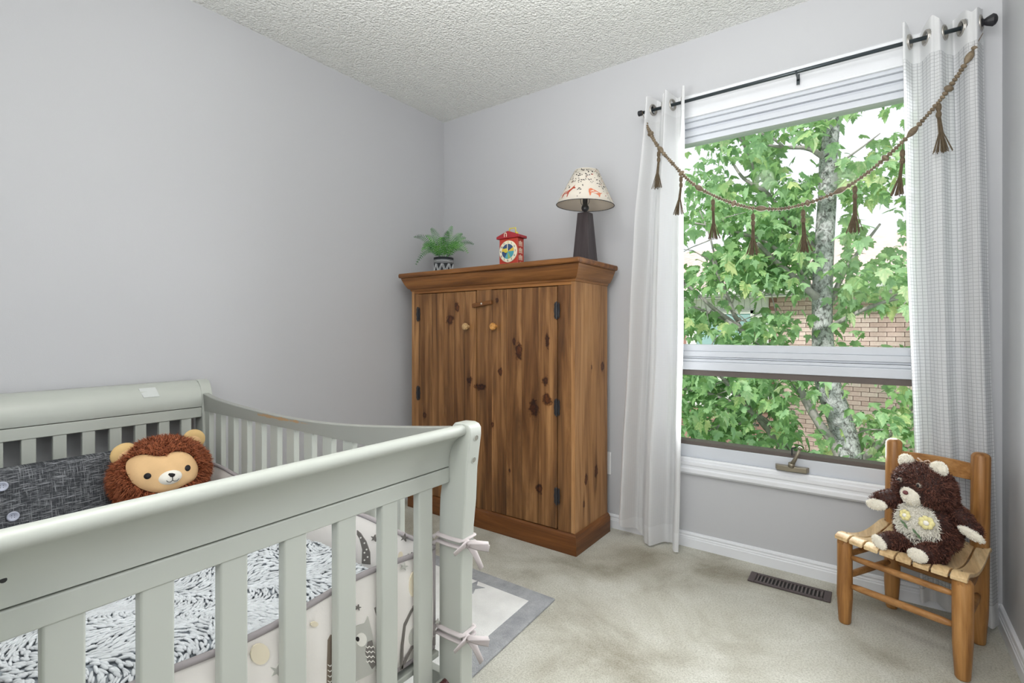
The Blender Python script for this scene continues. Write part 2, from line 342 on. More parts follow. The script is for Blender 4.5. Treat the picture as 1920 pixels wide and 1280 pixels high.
# ------------------------------------------------------------------ mesh helpers
WM = {}
class MB:
    def __init__(s): s.v = []; s.f = []; s.mi = []; s.uv = []; s.cm = 0
    def add(s, vs, fs):
        o = len(s.v); s.v += [tuple(v) for v in vs]
        s.f += [tuple(i + o for i in f) for f in fs]; s.mi += [s.cm] * len(fs)
        return s
    def box(s, x0, x1, y0, y1, z0, z1):
        return s.add([(x0, y0, z0), (x1, y0, z0), (x1, y1, z0), (x0, y1, z0), (x0, y0, z1), (x1, y0, z1), (x1, y1, z1), (x0, y1, z1)],
                     [(3, 2, 1, 0), (4, 5, 6, 7), (0, 1, 5, 4), (1, 2, 6, 5), (2, 3, 7, 6), (3, 0, 4, 7)])
    def obox(s, c, ax, ay, az, hx, hy, hz):
        c = Vector(c); ax = Vector(ax).normalized() * hx; ay = Vector(ay).normalized() * hy; az = Vector(az).normalized() * hz
        vs = [c + sx * ax + sy * ay + sz * az for sz in (-1, 1) for sx, sy in ((-1, -1), (1, -1), (1, 1), (-1, 1))]
        return s.add(vs, [(3, 2, 1, 0), (4, 5, 6, 7), (0, 1, 5, 4), (1, 2, 6, 5), (2, 3, 7, 6), (3, 0, 4, 7)])
    def prism(s, poly, off):
        """poly: list of 3D points (planar), extruded by vector off"""
        n = len(poly); off = Vector(off); a = [Vector(p) for p in poly]; b = [p + off for p in a]
        fs = [tuple(range(n))[::-1], tuple(range(n, 2 * n))] + [(i, (i + 1) % n, n + (i + 1) % n, n + i) for i in range(n)]
        return s.add(a + b, fs)
    def tube(s, pts, rad, n=8, flat=1.0, up=None, cap=True):
        pts = [Vector(p) for p in pts]; k = len(pts)
        if not isinstance(rad, (list, tuple)): rad = [rad] * k
        t0 = (pts[1] - pts[0]).normalized()
        u = Vector(up) if up else (Vector((0, 0, 1)) if abs(t0.z) < .9 else Vector((1, 0, 0)))
        vs = []; prev = None
        for i, p in enumerate(pts):
            t = (pts[min(i + 1, k - 1)] - pts[max(i - 1, 0)]).normalized()
            if prev is None: a = (u - t * u.dot(t)).normalized()
            else: a = (prev - t * prev.dot(t)).normalized()
            prev = a; b = t.cross(a)
            for j in range(n):
                an = 2 * pi * j / n
                vs.append(p + a * (rad[i] * flat * sin(an)) + b * (rad[i] * cos(an)))
        fs = [(i * n + j, i * n + (j + 1) % n, (i + 1) * n + (j + 1) % n, (i + 1) * n + j) for i in range(k - 1) for j in range(n)]
        if cap: fs += [tuple(range(n))[::-1], tuple((k - 1) * n + j for j in range(n))]
        return s.add(vs, fs)
    def lathe(s, prof, n=24, c=(0, 0, 0), ax=(0, 0, 1)):
        """prof: list (r, h) along axis"""
        c = Vector(c); ax = Vector(ax).normalized(); t = Vector((1, 0, 0)) if abs(ax.x) < .9 else Vector((0, 1, 0))
        a = (t - ax * t.dot(ax)).normalized(); b = ax.cross(a); vs = []
        for r, h in prof:
            for j in range(n):
                an = 2 * pi * j / n; vs.append(c + ax * h + (a * cos(an) + b * sin(an)) * r)
        k = len(prof)
        fs = [(i * n + j, i * n + (j + 1) % n, (i + 1) * n + (j + 1) % n, (i + 1) * n + j) for i in range(k - 1) for j in range(n)]
        if prof[0][0] > 1e-5: fs.append(tuple(range(n))[::-1])
        if prof[-1][0] > 1e-5: fs.append(tuple((k - 1) * n + j for j in range(n)))
        return s.add(vs, fs)
    def ball(s, c, r, n=16, m=10, fr=None, jitter=0):
        """ellipsoid; r scalar or 3-vector, fr = (ax,ay,az) frame"""
        c = Vector(c); r = (r, r, r) if not hasattr(r, '__len__') else r
        fr = fr or (Vector((1, 0, 0)), Vector((0, 1, 0)), Vector((0, 0, 1)))
        vs = [c + fr[2] * r[2]]
        for i in range(1, m):
            th = pi * i / m
            for j in range(n):
                ph = 2 * pi * j / n
                vs.append(c + fr[0] * (r[0] * sin(th) * cos(ph)) + fr[1] * (r[1] * sin(th) * sin(ph)) + fr[2] * (r[2] * cos(th)))
        vs.append(c - fr[2] * r[2]); L = len(vs) - 1
        fs = [(0, 1 + j, 1 + (j + 1) % n) for j in range(n)]
        for i in range(m - 2):
            fs += [(1 + i * n + j, 1 + (i + 1) * n + j, 1 + (i + 1) * n + (j + 1) % n, 1 + i * n + (j + 1) % n) for j in range(n)]
        fs += [(1 + (m - 2) * n + j, L, 1 + (m - 2) * n + (j + 1) % n) for j in range(n)]
        return s.add(vs, fs)
    def grid(s, fn, nu, nv, uvf=None):
        vs = [fn(i / nu, j / nv) for j in range(nv + 1) for i in range(nu + 1)]
        return s.add(vs, [(j * (nu + 1) + i, j * (nu + 1) + i + 1, (j + 1) * (nu + 1) + i + 1, (j + 1) * (nu + 1) + i) for j in range(nv) for i in range(nu)])
    def build(s, name, mat, parent=None, smooth=False, bev=0, seg=2, kind=None, label=None, solid=0, sub=0):
        me = bpy.data.meshes.new(name); me.from_pydata(s.v, [], s.f); me.validate(clean_customdata=False)
        mats = mat if isinstance(mat, (list, tuple)) else [mat]
        for q in mats: me.materials.append(M[q] if isinstance(q, str) else q)
        if len(mats) > 1 and len(me.polygons) == len(s.mi): me.polygons.foreach_set('material_index', s.mi)
        bm = bmesh.new(); bm.from_mesh(me); bmesh.ops.recalc_face_normals(bm, faces=bm.faces) if smooth != 'raw' else None
        bm.to_mesh(me); bm.free()
        if smooth: me.polygons.foreach_set('use_smooth', [True] * len(me.polygons))
        o = bpy.data.objects.new(name, me); COL.objects.link(o)
        if parent is not None: par(o, parent)
        if solid:
            md = o.modifiers.new('solid', 'SOLIDIFY'); md.thickness = solid; md.offset = 0
        if bev:
            md = o.modifiers.new('bevel', 'BEVEL'); md.width = bev; md.segments = seg; md.limit_method = 'ANGLE'; md.angle_limit = radians(40)
            me.polygons.foreach_set('use_smooth', [True] * len(me.polygons))
            md.harden_normals = True
        if sub:
            md = o.modifiers.new('sub', 'SUBSURF'); md.levels = sub; md.render_levels = sub
        if kind: o['kind'] = kind
        if label: o['label'] = label
        return o
def par(o, parent):
    o.parent = parent
    o.matrix_parent_inverse = WM.get(parent.name, Matrix.Identity(4)).inverted()
def thing(name, label, cat, loc, group=None, rotz=0):
    o = bpy.data.objects.new(name, None); COL.objects.link(o); o.location = loc; o.rotation_euler = (0, 0, rotz)
    o.empty_display_size = .05
    WM[o.name] = Matrix.Translation(Vector(loc)) @ Matrix.Rotation(rotz, 4, 'Z')
    o['label'] = label; o['category'] = cat
    if group: o['group'] = group
    return o
def tag(o, label, cat, group=None):
    o['label'] = label; o['category'] = cat
    if group: o['group'] = group
    return o
def struct(o): o['kind'] = 'structure'; return o
def sroot(name, loc):
    o = bpy.data.objects.new(name, None); COL.objects.link(o); o.location = loc; WM[o.name] = Matrix.Translation(Vector(loc)); o['kind'] = 'structure'; return o
def catmull(pts, n):
    P_ = [Vector(p) for p in pts]; P_ = [P_[0] * 2 - P_[1]] + P_ + [P_[-1] * 2 - P_[-2]]; out = []
    for i in range(1, len(P_) - 2):
        for k in range(n):
            t = k / n; a, b, c, d = P_[i - 1:i + 3]
            out.append(.5 * ((2 * b) + (c - a) * t + (2 * a - 5 * b + 4 * c - d) * t * t + (3 * b - a - 3 * c + d) * t ** 3))
    out.append(P_[-2]); return out
def lerp(a, b, t): return a + (b - a) * t
def interp(xs, ys, x):
    if x <= xs[0]: return ys[0]
    for i in range(len(xs) - 1):
        if x <= xs[i + 1]: return lerp(ys[i], ys[i + 1], (x - xs[i]) / (xs[i + 1] - xs[i]))
    return ys[-1]

# ================================================================== ROOM
RW, RD, RH = 2.715, 3.45, 2.44          # width (x), depth (-y), height
struct(MB().box(-.12, RW + .12, -RD - .12, .14, -.12, 0).build('floor', 'carpet'))
struct(MB().box(-.12, RW + .12, -RD - .12, .14, RH, RH + .12).build('ceiling', 'ceil'))
struct(MB().box(-.12, 0, -RD, .14, 0, RH).build('wall_left', 'wall'))
struct(MB().box(RW, RW + .12, -RD, .14, 0, RH).build('wall_right', 'wall'))
struct(MB().box(-.12, RW + .12, -RD - .12, -RD, 0, RH).build('wall_front', 'wall'))
OX0, OX1, OZ0, OZ1 = 1.50, 2.54, .40, 2.075
b = MB()
b.box(0, OX0, 0, .14, 0, RH); b.box(OX1, RW, 0, .14, 0, RH); b.box(OX0, OX1, 0, .14, 0, OZ0); b.box(OX0, OX1, 0, .14, OZ1, RH)
struct(b.build('wall_back', 'wall'))

def prof_x(prof, x0, x1):   # prof: list (y,z)
    return [(x0, y, z) for y, z in prof], (x1 - x0, 0, 0)
bp = [(0, 0), (-.016, 0), (-.016, .040), (-.013, .043), (-.013, .049), (-.010, .052), (-.010, .057), (-.012, .060), (-.010, .067), (-.004, .070), (0, .070)]
struct(MB().prism([(0, y, z) for y, z in bp], (RW, 0, 0)).build('baseboard_back', 'white'))
struct(MB().prism([(-y, -RD, z) for y, z in bp], (0, RD, 0)).build('baseboard_left', 'white'))
struct(MB().prism([(RW + y, -RD, z) for y, z in bp], (0, RD, 0)).build('baseboard_right', 'white'))
struct(MB().prism([(0, -RD - y, z) for y, z in bp], (RW, 0, 0)).build('baseboard_front', 'white'))

# ------------------------------------------------------------------ window
win = sroot('window_1', (2.02, 0, .40))
def casing(name, prof, x0, x1): return MB().prism([(x0, y, z) for y, z in prof], (x1 - x0, 0, 0)).build(name, 'white', win, label=None)
casing('head_casing', [(0, 2.062), (-.014, 2.062), (-.017, 2.068), (-.017, 2.125), (-.024, 2.130), (-.030, 2.138), (-.030, 2.158), (-.022, 2.166), (0, 2.166)], 1.43, 2.61)
casing('sill_casing', [(0, .430), (-.012, .430), (-.016, .424), (-.016, .416), (-.024, .412), (-.024, .398), (-.020, .392), (-.020, .384), (-.027, .378), (-.027, .362), (-.018, .352), (0, .352)], 1.43, 2.61)
for sx, xi, xo in ((-1, 1.515, 1.43), (1, 2.525, 2.61)):
    MB().prism([(xi, 0, .352), (xi, -.014, .352), (xi - sx * -.004, -.017, .352), (xo - sx * .03, -.017, .352), (xo - sx * .03, -.030, .352), (xo, -.030, .352), (xo, 0, .352)], (0, 0, 1.814)).build('side_casing', 'white', win)
# frame: stepped head, jambs, sill
b = MB()
b.box(OX0, OX1, .000, .13, 2.048, 2.075); b.box(OX0, OX1, .014, .13, 2.022, 2.048); b.box(OX0, OX1, .030, .13, 2.010, 2.022)
b.box(OX0, OX1, .022, .12, 1.985, 2.010)
b.box(OX0, OX0 + .02, .0, .13, .4, 2.06); b.box(OX1 - .02, OX1, .0, .13, .4, 2.06)
b.box(OX0, OX1, 0.0, .13, .40, .425)
b.build('window_frame', 'sash', win, bev=.0025)
b = MB()
b.box(OX0 + .02, OX1 - .02, .036, .10, 1.957, 1.985); b.box(OX0 + .02, OX0 + .055, .036, .10, .96, 1.96); b.box(OX1 - .055, OX1 - .02, .036, .10, .96, 1.96)
b.box(OX0 + .02, OX1 - .02, .034, .10, .940, .972); b.box(OX0 + .02, OX1 - .02, .026, .10, .914, .940); b.box(OX0 + .02, OX1 - .02, .032, .10, .905, .914)
b.build('fixed_sash', 'sash', win, bev=.0025)
b = MB()
b.box(OX0 + .02, OX1 - .02, .018, .08, .890, .904); b.box(OX0 + .02, OX1 - .02, .010, .08, .850, .890)
b.box(OX0 + .02, OX0 + .05, .01, .08, .42, .86); b.box(OX1 - .05, OX1 - .02, .01, .08, .42, .86)
b.box(OX0 + .02, OX1 - .02, .006, .08, .425, .488)
b.build('awning_sash', 'sash', win, bev=.003)
b = MB(); b.box(OX0 + .05, OX1 - .05, .016, .075, .824, .850); b.box(OX0 + .05, OX1 - .05, .012, .075, .488, .506)
b.build('screen_frame', 'gasket', win, bev=.001, label='dark screen frame edge')
b = MB(); b.box(OX0 + .05, OX1 - .05, .060, .064, .97, 1.96); b.build('pane', 'glass', win)
b = MB(); b.box(OX0 + .045, OX1 - .045, .060, .064, .50, .83); b.build('pane', 'glass', win)
# crank
cr = MB(); cr.prism([(1.995, -.003, .437), (2.125, -.003, .437), (2.117, -.028, .437), (2.075, -.034, .437), (2.045, -.034, .437), (2.003, -.028, .437)], (0, 0, .022))
cr = cr.build('crank_base', 'bronze', win, bev=.003, label='antique brass crank base')
b = MB(); b.tube([(2.060, -.026, .458), (2.062, -.030, .474)], .013, 12); b.tube([(2.062, -.03, .468), (2.078, -.034, .500), (2.092, -.036, .536)], [.009, .007, .006], 8); b.ball((2.093, -.036, .542), .0085, 10, 8)
b.build('crank_handle', 'bronze', cr, smooth=True)
b = MB(); b.tube([(2.061, -.002, .505), (2.061, -.016, .505), (2.061, -.016, .535), (2.075, -.002, .537)], .003, 6); b.build('sash_latch', 'iron', win)

# ------------------------------------------------------------------ outlet
t = thing('wall_outlet', 'white plastic wall outlet plate between wardrobe and left curtain', 'outlet', (1.181, 0, .335))
MB().box(1.146, 1.216, -.006, 0, .275, .395).build('cover_plate', 'outlet', t, bev=.003)
for z in (.312, .358):
    MB().lathe([(.016, 0), (.016, .003), (.014, .004)], 16, (1.181, -.006, z), (0, -1, 0)).build('socket', 'outlet', t)
    b = MB(); b.box(1.175, 1.177, -.0115, -.009, z - .003, z + .006); b.box(1.185, 1.187, -.0115, -.009, z - .003, z + .006); b.build('slots', 'hole', t)

# ------------------------------------------------------------------ floor vent
t = thing('floor_vent', 'dark brown metal floor register with slotted fins set in the carpet', 'vent', (2.066, -.158, 0))
b = MB(); b.box(1.920, 1.945, -.203, -.113, 0.0005, .007); b.box(2.187, 2.212, -.203, -.113, 0.0005, .007); b.box(1.945, 2.187, -.203, -.187, 0.0005, .007); b.box(1.945, 2.187, -.129, -.113, 0.0005, .007)
b.build('frame', 'ventm', t, bev=.002)
MB().box(1.945, 2.187, -.187, -.129, .0002, .0008).build('duct_opening', 'hole', t)
fm = None
for i in range(18):
    x = 1.952 + i * .0134
    if fm is None:
        o = MB().obox((x, -.158, .004), (1, 0, .5), (0, 1, 0), (-.5, 0, 1), .0035, .0295, .001).build('fin', 'ventfin', t); fm = o
    else:
        c = fm.copy(); COL.objects.link(c); c.location.x = fm.location.x + i * .0134
b = MB(); b.box(2.176, 2.184, -.178, -.140, .005, .008); b.build('damper_lever', 'ventfin', t)

# ================================================================== WARDROBE
ar = thing('wardrobe', 'rustic stained pine two-door wardrobe with iron hinges and round knobs', 'wardrobe', (.68, -.24, 0))
BX0, BX1, BY0, BY1 = .129, 1.223, -.410, -.062
# carcass: back, top, floor
b = MB(); b.box(BX0 + .02, BX1 - .02, BY1 - .012, BY1, .02, 1.33); b.box(BX0 + .02, BX1 - .02, BY0 + .03, BY1 - .012, 1.30, 1.33); b.box(BX0 + .02, BX1 - .02, BY0 + .03, BY1 - .012, .07, .09)
b.build('carcass', 'plankx', ar)
# side planks
for sx, x in ((0, BX0), (1, BX1 - .02)):
    for y0, y1 in ((BY0 + .0005, -.243), (-.2425, BY1)):
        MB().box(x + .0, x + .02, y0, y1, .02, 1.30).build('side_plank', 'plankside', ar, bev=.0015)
# face frame
for x0, x1 in ((BX0 + .0205, .188), (.630, .7305), (1.1295, BX1 - .0205)):
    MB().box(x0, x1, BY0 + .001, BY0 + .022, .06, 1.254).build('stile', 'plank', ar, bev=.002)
MB().box(BX0 + .0205, BX1 - .0205, BY0 + .001, BY0 + .022, 1.2545, 1.30).build('top_rail', 'plankx', ar, bev=.002)
def door(seams, hingex, hz, knobx, knobm, name, lab=None):
    x0, x1 = seams[0], seams[-1]
    D = MB().box(x0 + .01, x1 - .01, BY0 + .017, BY0 + .024, .12, 1.23).build(name, 'plankx', ar, label=lab)
    for a, b_ in zip(seams, seams[1:]):
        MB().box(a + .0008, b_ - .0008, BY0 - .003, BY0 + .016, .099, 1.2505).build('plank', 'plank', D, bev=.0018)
    for z in hz:
        b = MB(); b.tube([(hingex, BY0 - .008, z - .036), (hingex, BY0 - .008, z + .036)], .0042, 8)
        for s_ in (-1, 1):
            b.prism([(hingex + s_ * .003, BY0 - .0035, z - .028), (hingex + s_ * .010, BY0 - .0035, z - .040), (hingex + s_ * .016, BY0 - .0035, z - .028), (hingex + s_ * .014, BY0 - .0035, z - .018),
                     (hingex + s_ * .017, BY0 - .0035, z), (hingex + s_ * .014, BY0 - .0035, z + .018), (hingex + s_ * .016, BY0 - .0035, z + .028), (hingex + s_ * .010, BY0 - .0035, z + .040), (hingex + s_ * .003, BY0 - .0035, z + .028)], (0, -.002, 0))
        b.ball((hingex, BY0 - .008, z - .038), .005, 8, 6); b.ball((hingex, BY0 - .008, z + .038), .005, 8, 6)
        b.build('hinge', 'iron', D)
    MB().lathe([(.009, 0), (.008, .010), (.016, .016), (.0195, .022), (.0195, .030), (.015, .036), (0, .037)], 8, (knobx, BY0 - .003, 1.061), (0, -1, 0)).build('knob', 'knobwood' if knobm else 'planky2', D)
M['planky2'] = wood('honey_knob_wood', (150, 96, 44), (206, 148, 78), (226, 172, 104), 'y', .4, .2, bscale=3)
lx = [.190, .298, .392, .470, .548, .628]
door(lx, .189, (1.135, .675, .22), .574, 1, 'door')
rx = [.733, .828, .925, 1.022, 1.128]
door(rx, 1.129, (1.135, .675, .255), .762, 0, 'door')
# turn latch
b = MB(); b.obox((.674, BY0 - .010, 1.180), (1, 0, .115), (0, 1, 0), (-.115, 0, 1), .066, .006, .011); lt = b.build('turn_latch', 'plankx', ar, bev=.003)
MB().lathe([(.005, 0), (.005, .002), (0, .003)], 10, (.676, BY0 - .016, 1.181), (0, -1, 0)).build('screw', 'silver', lt)
# crown: mitred front and side
T0, T1, T2 = 1.281, 1.346, 1.373
def ringpts(ins, z):  # footprint grown by ins
    return [(BX0 - ins, BY0 - ins, z), (BX1 + ins, BY0 - ins, z), (BX1 + ins, BY1, z), (BX0 - ins, BY1, z)]
prof = [(.0, T0 - .012), (.004, T0 - .010), (.006, T0), (.016, T0 + .004), (.030, T0 + .028), (.044, T1 - .004), (.044, T1)]
def crown(idx, mat, name, prof=prof, lab=None):
    i, j = idx; b = MB(); L = [ringpts(p, z) for p, z in prof]
    n = len(L); vs = [l[i] for l in L] + [l[j] for l in L]
    inn = [ringpts(-.0005, prof[0][1]), ringpts(-.0005, prof[-1][1])]
    vs += [inn[0][i], inn[1][i], inn[0][j], inn[1][j]]
    fs = [(k, k + 1, n + k + 1, n + k) for k in range(n - 1)]
    fs += [tuple(list(range(n)) + [2 * n + 1, 2 * n]), tuple(list(range(n, 2 * n)) + [2 * n + 3, 2 * n + 2]), (n - 1, 2 * n - 1, 2 * n + 3, 2 * n + 1), (0, n, 2 * n + 2, 2 * n), (2 * n, 2 * n + 1, 2 * n + 3, 2 * n + 2)]
    b.add(vs, fs); return b.build(name, mat, ar, bev=.0015, label=lab)
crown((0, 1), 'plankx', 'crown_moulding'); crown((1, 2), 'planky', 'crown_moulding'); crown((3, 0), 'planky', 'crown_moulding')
b = MB(); b.box(BX0 - .052, BX1 + .057, BY0 - .062, BY1 + .01, T1 + .0005, T2); b.build('top_board', 'plankx', ar, bev=.009, seg=3)
bprof = [(.017, .0), (.017, .078), (.013, .083), (.013, .087), (.006, .094), (.001, .096)]
crown((0, 1), 'pinebase', 'plinth', bprof); crown((1, 2), 'pinebasey', 'plinth', bprof); crown((3, 0), 'pinebasey', 'plinth', bprof)

# ------------------------------------------------------------------ fern
px_, py_ = .235, -.25
t = thing('potted_fern', 'small green fern in a black and white patterned pot on the wardrobe', 'plant', (px_, py_, T2))
MB().lathe([(.050, 0), (.056, .004), (.059, .03), (.0595, .106), (.053, .107), (.052, .092), (0, .092)], 32, (px_, py_, T2)).build('pot', 'pot', t, smooth=True)
b = MB()
def onpot(a, h, r=.0602): return (px_ + r * cos(a), py_ + r * sin(a), T2 + h)
for hh, rr_ in ((.088, .0018), (.080, .0030), (.072, .0016), (.014, .0016)):
    b.tube([onpot(2 * pi * k / 32, hh) for k in range(33)], rr_, 4, cap=False)
for k in range(9):
    a0 = 2 * pi * k / 9; w = 2 * pi / 9
    for q in range(3):
        h0 = .022 + q * .0; 
        b.tube([onpot(a0 + w * .14 * q, .022), onpot(a0 + w * (.5 + .10 * q), .066)], .0013, 4)
        b.tube([onpot(a0 + w * (.52 + .14 * q), .066), onpot(a0 + w * (.92 + .10 * q), .022)], .0013, 4)
b.build('pot_pattern', 'potw', t)
MB().lathe([(.052, 0), (0, .006)], 20, (px_, py_, T2 + .092)).build('soil', 'soil', t)
tips = [(-.158, .139, .0), (-.142, -.030, .03), (-.118, .10, -.04), (-.065, .187, .01), (.045, .203, 0), (.030, .16, .05), (.097, .165, -.03), (.161, .092, .02), (.135, .035, .05), (.120, .125, .03), (-.085, .135, .05),
        (-.03, .15, -.06), (.07, .12, -.07), (-.10, .04, .09), (.06, .05, .10), (-.02, .09, .10), (.10, .07, -.08), (-.12, .07, -.02), (.0, .13, .03)]
rv = Vector((co, si, 0)); dv = Vector((si, -co, 0))
for k, (tr_x, tu, td) in enumerate(tips):
    base_ = Vector((px_, py_, T2 + .094)) + rv * (tr_x * .12) + dv * (td * .2)
    tip = base_ + rv * tr_x + dv * td + Vector((0, 0, tu)); up_ = .05 + .05 * abs(tr_x) / .16 + (.05 if tu < .06 else 0)
    mid = base_.lerp(tip, .45) + Vector((0, 0, up_))
    n = 20; pts = [base_.lerp(mid, q / n).lerp(mid.lerp(tip, q / n), q / n) for q in range(n + 1)]
    b = MB(); b.tube(pts, [.0012] * n + [.0004], 4)
    for i in range(3, n + 1):
        tn = (pts[i] - pts[i - 1]).normalized(); side = tn.cross(dv * 1.0 + Vector((0, 0, .45 + .3 * sin(k * 2.1)))).normalized(); s_ = i / n
        ll = .028 * sin(pi * min(1, s_ * .82 + .14)) ** .8 + .003; w2 = tn * .0019
        for sg in (-1, 1):
            d = (side * sg + tn * .25 + Vector((0, 0, -.10))).normalized(); q = pts[i]
            b.add([q - w2 * .6, q + d * ll * .45 - w2, q + d * ll, q + d * ll * .45 + w2, q + w2 * .6], [(0, 1, 2, 3, 4)])
    b.v = [(max(x, .012), min(y, -.012), z) for x, y, z in b.v]
    b.build('frond', 'fern', t)

# ------------------------------------------------------------------ toy clock
cxx, cyy, cw, cd = .722, -.22, .062, .03
t = thing('toy_clock', 'red toy clock with yellow handle and colourful dial on the wardrobe', 'toy', (cxx, cyy, T2))
x0, x1, y0, y1 = cxx - cw, cxx + cw, cyy - cd, cyy + cd
MB().box(x0, x1, y0, y1, T2, T2 + .172).build('body', 'red', t, bev=.003)
b = MB(); b.prism([(x0 - .016, y0 - .008, T2 + .172), (x1 + .016, y0 - .008, T2 + .172), (x1 + .016, y0 - .008, T2 + .186), (cxx + .004, y0 - .008, T2 + .212), (cxx - .004, y0 - .008, T2 + .212), (x0 - .016, y0 - .008, T2 + .186)], (0, 2 * cd + .016, 0))
b.build('roof', 'rednum', t, bev=.003)
b = MB(); b.tube([(cxx - .014, cyy, T2 + .205), (cxx - .014, cyy, T2 + .232), (cxx + .028, cyy, T2 + .232), (cxx + .028, cyy, T2 + .20)], .0035, 8); b.build('handle', 'toyy', t, smooth=True)
MB().box(cxx + .03, cxx + .042, cyy - .006, cyy + .006, T2 + .19, T2 + .208).build('winder', 'toyy', t, bev=.003)
b = MB(); b.tube([(cxx - .020, y0 - .010, T2 + .180), (cxx - .020, y0 - .010, T2 + .196), (cxx - .016, y0 - .010, T2 + .202), (cxx - .010, y0 - .010, T2 + .202), (cxx - .006, y0 - .010, T2 + .196), (cxx - .006, y0 - .010, T2 + .180)], .002, 6); b.build('arch_window', 'dialw', t)
dz = T2 + .100; dx_ = cxx + .001
dl = MB().lathe([(.060, 0), (.060, .004), (.057, .006), (0, .006)], 32, (dx_, y0, dz), (0, -1, 0)).build('dial', 'dialw', t)
cols = ['dialb', 'dialb', 'dialy', 'dialt', 'dialt', 'dialg', 'dialt', 'dialb', 'dialb', 'dialy', 'dialb', 'dialb']
b = MB()
for k in range(12):
    b.cm = ['dialb', 'dialy', 'dialt', 'dialg'].index(cols[k])
    a0, a1 = pi / 2 - 2 * pi * (k - .0) / 12, pi / 2 - 2 * pi * (k + 1) / 12
    P0 = [(dx_, y0 - .0063, dz)] + [(dx_ + .041 * cos(lerp(a0, a1, q / 3)), y0 - .0063, dz + .041 * sin(lerp(a0, a1, q / 3))) for q in range(4)]
    b.prism(P0, (0, -.001, 0))
b.build('dial_picture', ['dialb', 'dialy', 'dialt', 'dialg'], dl)
b = MB()
for k in range(9):
    a = 2 * pi * k / 9; b.ball((dx_ - .012 + .009 * cos(a), y0 - .0078, dz + .005 + .009 * sin(a)), (.006, .0015, .004), 8, 6)
b.build('sun_face', 'toyy', dl)
MB().box(dx_ - .0022, dx_ + .0022, y0 - .0105, y0 - .009, dz, dz + .046).build('minute_hand', 'dialw', dl)
MB().obox((dx_ - .010, y0 - .0115, dz + .006), (-.85, 0, .5), (0, 1, 0), (.5, 0, .85), .014, .001, .003).build('hour_hand', 'toyy', dl)
for k in range(1, 13):
    a = pi / 2 - 2 * pi * k / 12
    cu = bpy.data.curves.new('numeral', 'FONT'); cu.body = str(k); cu.size = .0155; cu.extrude = .0004; cu.align_x = 'CENTER'; cu.align_y = 'CENTER'
    tmp = bpy.data.objects.new('numeral_text', cu); me = bpy.data.meshes.new_from_object(tmp); me.name = 'numeral'
    me.materials.clear(); me.materials.append(M['dprint'] if k != 12 else M['dialy'])
    me.transform(Matrix.Translation((dx_ + .050 * cos(a), y0 - .0066, dz + .050 * sin(a))) @ Matrix.Rotation(pi / 2, 4, 'X'))
    o = bpy.data.objects.new('numeral', me); COL.objects.link(o); par(o, dl); bpy.data.objects.remove(tmp)
MB().box(x0 + .004, x1 - .022, y0 - .002, y0, T2 + .006, T2 + .030).build('base_band', 'dialy', t, bev=.001)
MB().box(x1 - .024, x1 - .010, y0 - .003, y0, T2 + .016, T2 + .034).build('corner_badge', 'dialw', t, bev=.001)
b = MB()
for k in range(4):      # side panel lettering blocks
    zz = T2 + .02 + k * .038
    for q in range(3):
        b.box(x1, x1 + .001, y0 + .012 + q * .012, y0 + .018 + q * .012, zz, zz + .018 + (q % 2) * .004); 
    b.box(x1, x1 + .001, y0 + .010, y0 + .046, zz - .006, zz - .003)
b.build('side_print', 'dialw', t)

# ------------------------------------------------------------------ table lamp
lx_, ly_ = 1.195, -.255
t = thing('table_lamp', 'table lamp with dark tapered wooden base and white deer-print shade on the wardrobe', 'lamp', (lx_, ly_, T2))
b = MB(); zt = 1.617
for z, h in ((T2, .049), (T2 + .004, .049), (zt, .030)): pass
hb, ht = .046, .028
b.add([(lx_ - hb, ly_ - hb, T2), (lx_ + hb, ly_ - hb, T2), (lx_ + hb, ly_ + hb, T2), (lx_ - hb, ly_ + hb, T2), (lx_ - ht, ly_ - ht, zt), (lx_ + ht, ly_ - ht, zt), (lx_ + ht, ly_ + ht, zt), (lx_ - ht, ly_ + ht, zt),
       (lx_, ly_, zt + .006)], [(3, 2, 1, 0), (0, 1, 5, 4), (1, 2, 6, 5), (2, 3, 7, 6), (3, 0, 4, 7), (4, 5, 8), (5, 6, 8), (6, 7, 8), (7, 4, 8)])
b.build('base', 'lampbase', t, bev=.002)
b = MB(); b.lathe([(.008, 0), (.008, .008), (.016, .014), (.019, .024), (.017, .034), (.012, .040), (.012, .075), (.014, .076), (.014, .085), (0, .086)], 16, (lx_, ly_, zt)); b.build('socket', 'lampmetal', t, smooth=True)
b = MB(); b.lathe([(.010, 0), (.014, .015), (.026, .045), (.028, .060), (.020, .08), (0, .088)], 16, (lx_, ly_, zt + .085)); b.build('bulb', 'bulb', t, smooth=True)
SZ0, SZ1, SR0, SR1 = 1.655, 1.822, .141, .058
tilt = Matrix.Translation((lx_, ly_, SZ0)) @ Matrix.Rotation(radians(3), 4, 'Y')
def cone(a, h, off=0.0):
    r = lerp(SR0, SR1, h) + off
    return tilt @ Vector((r * cos(a), r * sin(a), (SZ1 - SZ0) * h))
b = MB(); b.grid(lambda u, v: cone(2 * pi * u, v), 56, 4); sh = b.build('shade', 'shade', t, smooth=True, solid=.0012)
for h in (0, 1):
    b = MB(); b.tube([cone(2 * pi * k / 48, h) for k in range(49)], .0016, 6, cap=False); b.build('shade_rim', 'dprint' if h == 0 else 'shade', sh)
b = MB()
for k in range(3):
    a = k * 2 * pi / 3; b.tube([cone(a, .93), Vector((lx_, ly_, SZ1 - .02))], .0012, 5)
for a in (0, pi):
    b.tube([(lx_ + .014 * cos(a), ly_, zt + .04), (lx_ + .022 * cos(a), ly_, zt + .05), (lx_ + .03 * cos(a), ly_, zt + .10), (lx_ + .02 * cos(a), ly_, zt + .16), (lx_, ly_, SZ1 - .018)], .0014, 5)
